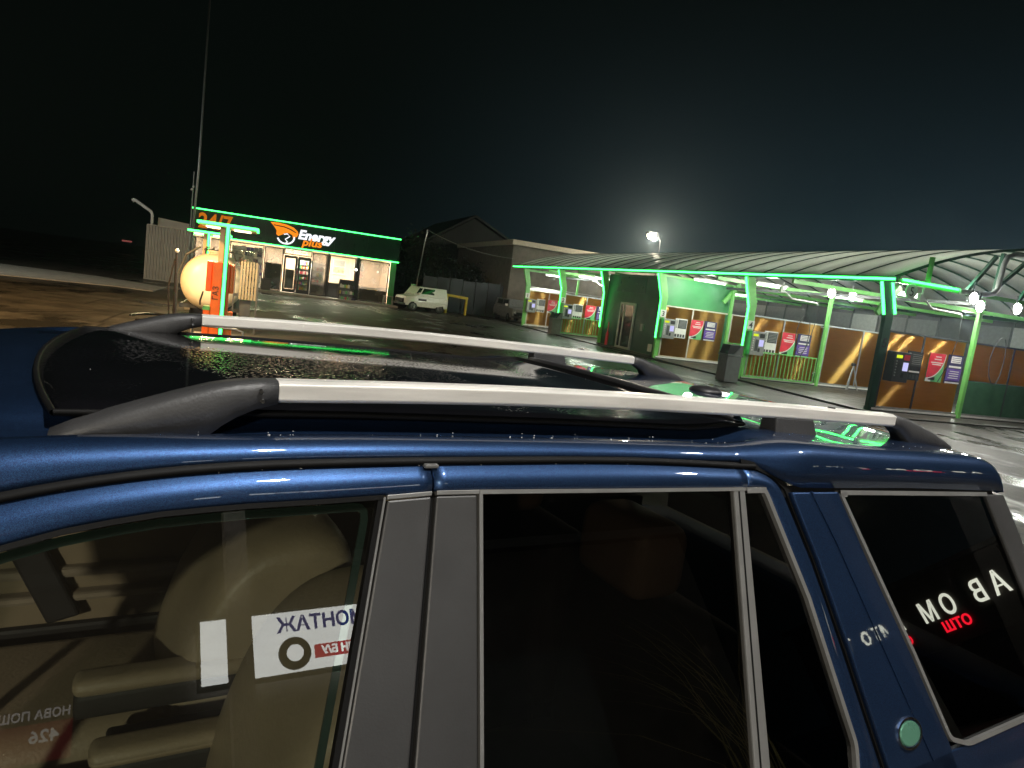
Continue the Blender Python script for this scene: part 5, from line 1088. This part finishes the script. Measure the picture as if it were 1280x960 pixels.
def priceboard(X, Y, dark, lab):
    t = thing('price_board', lab, 'board', (X, Y, 0.9), 'price boards of the wash bays')
    MB().box(X+0.74, X+1.29, Y-0.055, Y-0.035, 0.95, 1.72).build('board', 'white' if not dark else 'black', t)
    MB().box(X+0.88, X+1.27, Y-0.060, Y-0.0555, 1.33, 1.68).build('price_table', 'dgrey', t)
    for i in range(7): MB().box(X+0.78, X+0.85, Y-0.060, Y-0.0555, 1.64-0.048*i, 1.665-0.048*i).build('row_label', 'black' if not dark else 'white', t)
    for i in range(6): MB().box(X+0.92, X+1.24, Y-0.063, Y-0.0605, 1.63-0.05*i, 1.645-0.05*i).build('price_row', 'greymetal', t)
    for i in range(4): MB().box(X+0.78+0.125*i, X+0.87+0.125*i, Y-0.060, Y-0.0555, 0.98, 1.10).build('pictogram', 'dgrey', t)
    MB().box(X+0.78, X+1.26, Y-0.060, Y-0.0555, 1.16, 1.20).build('white_line', 'white', t)
    return t
def redposter(X, Y, lab):
    t = thing('red_green_poster', lab, 'poster', (X, Y, 0.95), 'red and green posters of the wash bays')
    MB().box(X+1.46, X+2.06, Y-0.055, Y-0.035, 0.97, 1.75).build('sheet', 'pgreen', t)
    arc = [(X+1.465+0.59*math.sin(a), 1.07+0.675*(1-math.cos(a))) for a in [R(90)*i/8 for i in range(9)]]
    pts = [(X+1.465, 1.745)]+arc
    MB().prism([(x, Y-0.060, z) for x, z in pts], [(x, Y-0.0555, z) for x, z in pts]).build('red_field', 'red', t)
    MB().grid([[(x, Y-0.064, z), (x+0.02, Y-0.064, z-0.022)] for x, z in arc]).build('white_curve', 'white', t)
    MB().prism([(X+1.465, Y-0.0595, 0.975), (X+1.66, Y-0.0595, 0.975), (X+1.66, Y-0.0595, 1.05), (X+1.465, Y-0.0595, 1.06)], [(X+1.465, Y-0.056, 0.975), (X+1.66, Y-0.056, 0.975), (X+1.66, Y-0.056, 1.05), (X+1.465, Y-0.056, 1.06)]).build('white_corner', 'white', t)
    MB().box(X+1.56, X+1.80, Y-0.062, Y-0.0597, 1.02, 1.10).build('car_mark', 'black', t)
    for i, (a, b, c) in enumerate(((1.70, 1.90, 1.64), (1.66, 1.92, 1.57), (1.55, 1.98, 1.48), (1.60, 1.94, 1.43))): MB().box(X+a, X+b, Y-0.063, Y-0.0605, c, c+0.025).build('text_line', 'white', t)
    return t
def purpleposter(X, Y, dark, lab):
    t = thing('purple_poster', lab, 'poster', (X, Y, 0.95), 'purple posters of the wash bays')
    MB().box(X+2.14, X+2.72, Y-0.055, Y-0.035, 0.97, 1.76).build('sheet', 'navy', t)
    MB().box(X+2.16, X+2.70, Y-0.059, Y-0.0555, 1.06, 1.38).build('purple_field', 'purple', t)
    MB().box(X+2.25, X+2.62, Y-0.059, Y-0.0555, 1.54, 1.72).build('white_block', 'white', t)
    for i in range(3): MB().box(X+2.28, X+2.60, Y-0.062, Y-0.0595, 1.57+0.05*i, 1.585+0.05*i).build('text_line', 'navy', t)
    MB().box(X+2.20, X+2.66, Y-0.062, Y-0.0595, 1.41, 1.46).build('text_line', 'white', t)
    for i in range(4): MB().box(X+2.24+0.03*(i % 2), X+2.62, Y-0.062, Y-0.0595, 1.12+0.06*i, 1.14+0.06*i).build('text_line', 'white', t)
    MB().box(X+2.16, X+2.70, Y-0.062, Y-0.0595, 0.98, 1.02).build('white_line', 'white', t)
    return t
for b, X, Y in BAYS:
    X2 = X+(0.28 if b == 5 else 0.05)
    w = {5: 'the nearest bay', 4: 'the bay with the near litter bin', 3: 'the green room bay', 2: 'the bay left of the green room', 1: 'the farthest bay'}[b]
    machine(X2, Y, b == 5, ('dark ' if b == 5 else 'light grey ')+'payment terminal with lit screen in '+w)
    priceboard(X2+(0.02 if b == 5 else 0), Y, b == 5, ('black ' if b == 5 else 'white ')+'price board with rows of text at '+w)
    redposter(X2+(0.08 if b == 5 else 0), Y, 'red and green poster in '+w)
    purpleposter(X2+(0.12 if b == 5 else 0), Y, b == 5, 'purple and navy poster in '+w)
# railings
def railing(X, Y, x0, x1, lab):
    t = thing('bar_railing', lab, 'railing', (X, Y, 0), 'green bar railings in front of partitions')
    z0, z1 = 0.16, 0.98
    MB().box(x0, x1, Y-0.145, Y-0.105, z1, z1+0.035).build('top_rail', 'greenpaint', t); MB().box(x0, x1, Y-0.145, Y-0.105, z0-0.035, z0).build('bottom_rail', 'greenpaint', t)
    n = int((x1-x0)/0.155); me = None
    for i in range(n+1):
        x = x0+0.02+(x1-x0-0.04)*i/n
        if me is None:
            o = MB().box(-0.011, 0.011, -0.011, 0.011, z0, z1).build('bar', 'greenpaint', None); me = o.data; o.parent = t
        else: o = bpy.data.objects.new('bar', me); COL.objects.link(o); o.parent = t
        o.location = (x-X, -0.125, 0)
railing(14.95, 18.8, 15.0, 18.05, 'green bar railing behind the near litter bin')
railing(14.62, 33.4, 14.8, 17.7, 'green bar railing in the far bay left of the green room')
railing(14.72, 23.8, 18.1, 20.6, 'short green bar railing right of the green room side wall')
railing(14.62, 28.4, 14.9, 16.4, 'green bar railing beside the far corner of the green room')
# bins
def litter(X, Y, lab):
    t = thing('litter_bin', lab, 'litter bin', (X, Y, 0), 'grey litter bins at the wash')
    MB().box(X-0.26, X+0.26, Y-0.22, Y+0.22, 0.02, 0.82).build('body', 'bin', t, bevel=0.015)
    MB().box(X-0.29, X+0.29, Y-0.25, Y+0.25, 0.822, 0.87).build('rim', 'bin', t, bevel=0.01)
    MB().prism([(X-0.05, Y-0.22, 0.872), (X+0.27, Y-0.22, 0.872), (X+0.27, Y-0.22, 1.18), (X+0.20, Y-0.22, 1.18)], [(X-0.05, Y+0.22, 0.872), (X+0.27, Y+0.22, 0.872), (X+0.27, Y+0.22, 1.18), (X+0.20, Y+0.22, 1.18)]).build('hood', 'bin', t, bevel=0.01)
    MB().prism([(X-0.27, Y-0.20, 0.873), (X-0.055, Y-0.20, 0.873), (X+0.18, Y-0.20, 1.16), (X-0.20, Y-0.20, 1.16)], [(X-0.27, Y+0.20, 0.873), (X-0.055, Y+0.20, 0.873), (X+0.18, Y+0.20, 1.16), (X-0.20, Y+0.20, 1.16)]).build('liner_bag', 'black', t)
    return t
lb = litter(13.68, 17.65, 'grey litter bin with slanted hood standing at the end of the long green railing'); litter(14.35, 33.0, 'grey litter bin standing far off, left of the green room')
# tripod stand in bay 4
tp = thing('folding_stand', 'thin metal folding stand leaning left of the near dark green column', 'stand', (19.6, 18.5, 0))
for dx, dy in ((-0.25, -0.1), (0.28, -0.1), (0.05, 0.12)): MB().beam((19.45, 18.4, 0.92), (19.45+dx, 18.4+dy, 0.05), 0.035).build('leg', 'alu', tp)
MB().box(19.38, 19.52, 18.36, 18.44, 0.90, 1.0).build('head', 'dgrey', tp)
# rear wall and glazing on the far side
rw = thing('rear_screen_wall', 'grey screen wall with pale panels along the far side of the wash', 'wall', (28.9, 26, 0))
MB().box(28.95, 29.1, 8, Y1, 0, 4.6).build('wall', 'dgrey', rw)
yy = 8.2; i = 0
while yy < Y1-1.6:
    MB().box(28.90, 28.948, yy, yy+1.55, 1.9, 3.15).build('pale_panel', ['bin', 'greymetal', 'bin', 'dgrey', 'bin'][i % 5], rw); MB().box(28.88, 28.948, yy+1.56, yy+1.64, 0.2, 3.4).build('mullion', 'dgrey', rw); yy += 1.66; i += 1
wc = thing('white_curtain', 'white sagging tarpaulin behind the two farthest bays', 'curtain', (18, 40.2, 0))
MB().grid([[(15.2+0.5*k, 40.0+0.06*math.sin(k*1.7), z) for k in range(13)] for z in (0.2, 1.4, 2.0)]+[[(15.2+0.5*k, 40.0+0.06*math.sin(k*1.7), 2.28+0.12*math.sin(k*0.55)) for k in range(13)]]).build('sheet', 'white', wc, solid=0.01)
MB().tube([(15.2, 40.05, 2.4), (21.4, 40.05, 2.35)], 0.025, 6).build('wire', 'alu', wc)
# booms
def boom(X, Y, lab):
    t = thing('hose_boom', lab, 'boom', (X, Y, 3.2), 'white ceiling booms for wash hoses')
    MB().tube([(X, Y, 3.35), (X, Y, 3.12), (X+0.45, Y, 2.86), (X+1.5, Y, 2.84), (X+1.55, Y, 2.78)], 0.025, 8).build('arm', 'whitepipe', t, smooth=True)
    MB().prism([(X-0.1, Y-0.05, 3.20), (X+0.16, Y-0.05, 3.02), (X-0.1, Y-0.05, 3.02)], [(X-0.1, Y+0.05, 3.20), (X+0.16, Y+0.05, 3.02), (X-0.1, Y+0.05, 3.02)]).build('pivot', 'whitepipe', t)
    MB().tube([(X+1.55, Y, 2.78), (X+1.58, Y, 2.2), (X+1.5, Y+0.05, 1.5), (X+1.3, Y+0.1, 1.0)], 0.012, 5).build('hose', 'dgrey', t)
boom(15.8, 18.35, 'white hose boom hanging above the near litter bin and railing'); boom(15.75, 13.2, 'white hose boom under the near end of the roof'); boom(19.9, 13.2, 'white hose boom above the worn green boards'); boom(16.2, 33.0, 'white hose boom in the far bay left of the green room')
# floodlights and tubes
def flood(X, Y, Z, lab, e=130):
    t = thing('floodlight', lab, 'floodlight', (X, Y, Z), 'floodlights under the wash roof')
    MB().lathe([(0.10, Y+0.06), (0.155, Y-0.04), (0.16, Y-0.052)], (X, 0, Z), 'y', 20).build('housing', 'dgrey', t)
    MB().lathe([(0.145, Y-0.0525), (0.12, Y-0.075), (0.05, Y-0.088)], (X, 0, Z), 'y', 20).build('lens', 'flood', t, smooth=True)
    MB().beam((X, Y, Z+0.15), (X, Y, Z+0.34), 0.03).build('bracket', 'dgrey', t)
    light('flood_light', 'SPOT', (X, Y-0.17, Z-0.02), (X-0.5, Y-1.2, 0.4), e, (1.0, 0.95, 0.86), 0.08, 165, 0.6)
    light('vault_fill', 'POINT', (X, Y+0.55, Z+0.42), None, 75, (1.0, 0.97, 0.90), 0.15)  # added fill above the floodlight, brightens the vault underside
flood(17.05, 17.6, 3.18, 'left floodlight of the pair left of the near roof corner'); flood(17.95, 17.6, 3.20, 'right floodlight of the pair left of the near roof corner')
flood(17.25, 13.0, 3.28, 'upper floodlight of the close pair at the near roof end'); flood(17.55, 13.0, 3.10, 'lower floodlight of the close pair at the near roof end'); flood(18.95, 13.0, 3.20, 'floodlight right of the slim post at the near roof end')
def tube(X, Y, Z, L_, lab, e):
    t = thing('tube_lamp', lab, 'tube lamp', (X, Y, Z), 'tube lamps under the wash roof')
    MB().box(X-L_/2, X+L_/2, Y-0.06, Y+0.06, Z+0.03, Z+0.09).build('housing', 'white', t)
    MB().tube([(X-L_/2+0.05, Y, Z), (X+L_/2-0.05, Y, Z)], 0.035, 8).build('tube', 'tube', t, smooth=True)
    light('tube_light', 'POINT', (X, Y, Z-0.12), None, e, (0.95, 1.0, 0.88), 0.15)
tube(16.3, 19.5, 3.24, 1.3, 'tube lamp above the near litter bin, left of the floodlight pair', 170); tube(16.6, 32.6, 3.2, 1.2, 'left tube lamp of the pair in the far bay', 260); tube(18.0, 32.6, 3.2, 1.2, 'right tube lamp of the pair in the far bay', 260)
tube(16.0, 22.6, 3.26, 1.5, 'tube lamp above the posters by the green room', 170); tube(16.5, 39.0, 3.2, 1.2, 'tube lamp in the farthest bay', 200); tube(16.5, 34.3, 3.2, 1.2, 'added backlight tube just behind the far partition left of the green room', 120)  # last tube is added to backlight the brown panels
tube(16.6, 14.5, 3.22, 1.2, 'added backlight tube just behind the nearest partition', 210); tube(19.9, 19.6, 3.25, 1.3, 'added backlight tube behind the folding stand', 170)  # both tubes added so the brown panels glow from behind
tube(22.5, 17.0, 3.3, 1.4, 'added vault light tube deep behind the pair of floodlights', 260); tube(22.5, 13.9, 3.3, 1.4, 'added vault light tube deep in the back of the nearest bay', 260); tube(23.5, 30.0, 3.3, 1.4, 'added vault light tube deep behind the green room', 300)  # deep tubes added to brighten the roof from below
for X, Y, lab in ((18.9, 13.4, 'thin hose loop hanging on the worn green boards'), (16.9, 18.66, 'thin hose loop hanging over the posters behind the long railing')):
    hs = MB().tube([(X+0.55*math.sin(a)*0.5+0.25, Y-0.10-0.02*math.cos(a*2), 1.75+0.65*math.cos(a)) for a in [R(20)+R(330)*i/20 for i in range(21)]], 0.013, 5, False).build('wash_hose', 'dgrey', smooth=True); tag(hs, lab, 'hose')
dch = thing('drain_channel', 'long dark grated drain in front of the wash bays', 'drain', (14.3, 26, 0.0))
MB().prism([(14.75, 12.9, 0.056), (14.93, 12.9, 0.056), (14.42, 40, 0.056), (14.24, 40, 0.056)], [(14.75, 12.9, 0.0), (14.93, 12.9, 0.0), (14.42, 40, 0.0), (14.24, 40, 0.0)]).build('channel', 'black', dch)
ck = thing('round_sign', 'small round white sign on the bent column at the near corner', 'sign', (15.35, 13.2, 3.25))
MB().lathe([(0.19, 13.28), (0.19, 13.24)], (15.42, 0, 3.22), 'y', 24).build('disc', 'white', ck); text('5', (15.42, 13.232, 3.10), (1, 0, 0), (0, 0, 1), 0.32, 'black', ck, ext=0.002, align='CENTER')
# street lamp behind the wash
sl = thing('street_lamp', 'bright street lamp on a thin pole behind the wash roof', 'street lamp', (26.4, 44, 0))
MB().tube([(26.45, 44, 0), (26.40, 44, 6.9), (26.1, 44, 7.35), (25.7, 44, 7.42)], 0.04, 8).build('pole', 'black', sl, smooth=True)
hd = MB().box(25.25, 25.95, 43.75, 44.25, 7.30, 7.46).build('lamp_head', 'dgrey', sl, bevel=0.02)
MB().lathe([(0.01, 6.92), (0.20, 6.99), (0.30, 7.14), (0.28, 7.295)], (25.6, 44, 0), 'z', 16).build('lamp_globe', emat('street_lamp_glow', (1.0, 0.88, 0.62), 30), hd, smooth=True)
light('street_light', 'POINT', (25.6, 43.6, 6.9), None, 2300, (1.0, 0.88, 0.68), 0.25)
# warm street lamp lighting the lot on the left (its head is above the frame)
s2_ = thing('sodium_lamp', 'tall warm street lamp over the left part of the lot', 'street lamp', (-12.5, 9.5, 0))
MB().tube([(-12.5, 9.5, 0), (-12.5, 9.5, 9.2), (-11.5, 10, 9.6)], [0.1, 0.07, 0.05], 8).build('pole', 'pole', s2_)
MB().box(-11.6, -11.1, 9.8, 10.2, 9.5, 9.62).build('lamp_head', 'dgrey', s2_); MB().box(-11.55, -11.15, 9.85, 10.15, 9.485, 9.498).build('lamp_face', 'warmpanel', s2_)
light('sodium_light', 'SPOT', (-11.3, 10, 9.4), (-6.0, 19.0, 0), 26000, (1.0, 0.58, 0.22), 0.25, 84, 0.9)
s3_ = thing('lot_lamp', 'cool white lamp post by the gravel path on the far left', 'street lamp', (-15, 29, 0))
MB().tube([(-15, 29, 0), (-15, 29, 7.6), (-14.2, 29.4, 7.9)], [0.1, 0.07, 0.05], 8).build('pole', 'pole', s3_)
MB().box(-14.3, -13.9, 29.2, 29.6, 7.82, 7.92).build('lamp_head', 'dgrey', s3_)
light('lot_light', 'SPOT', (-14.1, 29.4, 7.75), (-6.0, 39, 0.8), 2200, (0.92, 1.0, 0.92), 0.25, 110, 0.9)

# ------------------------------------------------------------------ vegetation in the dark
def tree(name, lab, x, y, h, r_, n, grp='dark trees behind the lot'):
    t = thing(name, lab, 'tree', (x, y, 0), grp)
    MB().tube([(x, y, 0), (x+0.1, y, h*0.4), (x-0.05, y, h*0.75)], [0.14, 0.1, 0.04], 7).build('trunk', 'bark', t)
    mb = MB(); cl = [(random.gauss(0, 0.45)*r_, random.gauss(0, 0.45)*r_, h*(0.35+0.6*random.random())) for _ in range(14)]
    for i in range(n):
        c = random.choice(cl); p = Vector((x+c[0]+random.gauss(0, 0.28)*r_, y+c[1]+random.gauss(0, 0.28)*r_, c[2]+random.gauss(0, 0.09)*h))
        a = Vector((random.gauss(0, 1), random.gauss(0, 1), random.gauss(0, 1))).normalized()*random.uniform(0.05, 0.13); b = a.orthogonal().normalized()*a.length*0.6
        mb.add([p-a, p+b, p+a, p-b], [(0, 1, 2, 3)])
    mb.build('crown', 'leaf', t)
for i, (x, y, h, r_) in enumerate(((10.8, 51, 5.0, 1.6), (12.8, 52, 3.9, 1.7), (15.0, 52, 3.4, 1.6), (17.0, 51, 3.4, 1.3))):
    tree('bushy_tree', ['loose dark tree by the leaning pole, left of the barn', 'dark tree in front of the barn gable, left half', 'low dark tree before the barn, centre', 'low dark tree at the corner of the grey block building'][i], x, y, h, r_, 2600)
# ------------------------------------------------------------------ added haze volume, gives the lamps soft halos
hz = MB().box(-405, 405, -155, 705, -1.5, 17.5).build('haze', None); hz['kind'] = 'stuff'
HM = bpy.data.materials.new('halo_haze'); HM.use_nodes = True; t = HM.node_tree; t.nodes.clear()
pv = t.nodes.new('ShaderNodeVolumePrincipled'); pv.inputs['Density'].default_value = 0.0009; pv.inputs['Anisotropy'].default_value = 0.88; pv.inputs['Color'].default_value = (0.68, 0.90, 1.0, 1)
o_ = t.nodes.new('ShaderNodeOutputMaterial'); t.links.new(pv.outputs[0], o_.inputs['Volume']); hz.data.materials.append(HM)
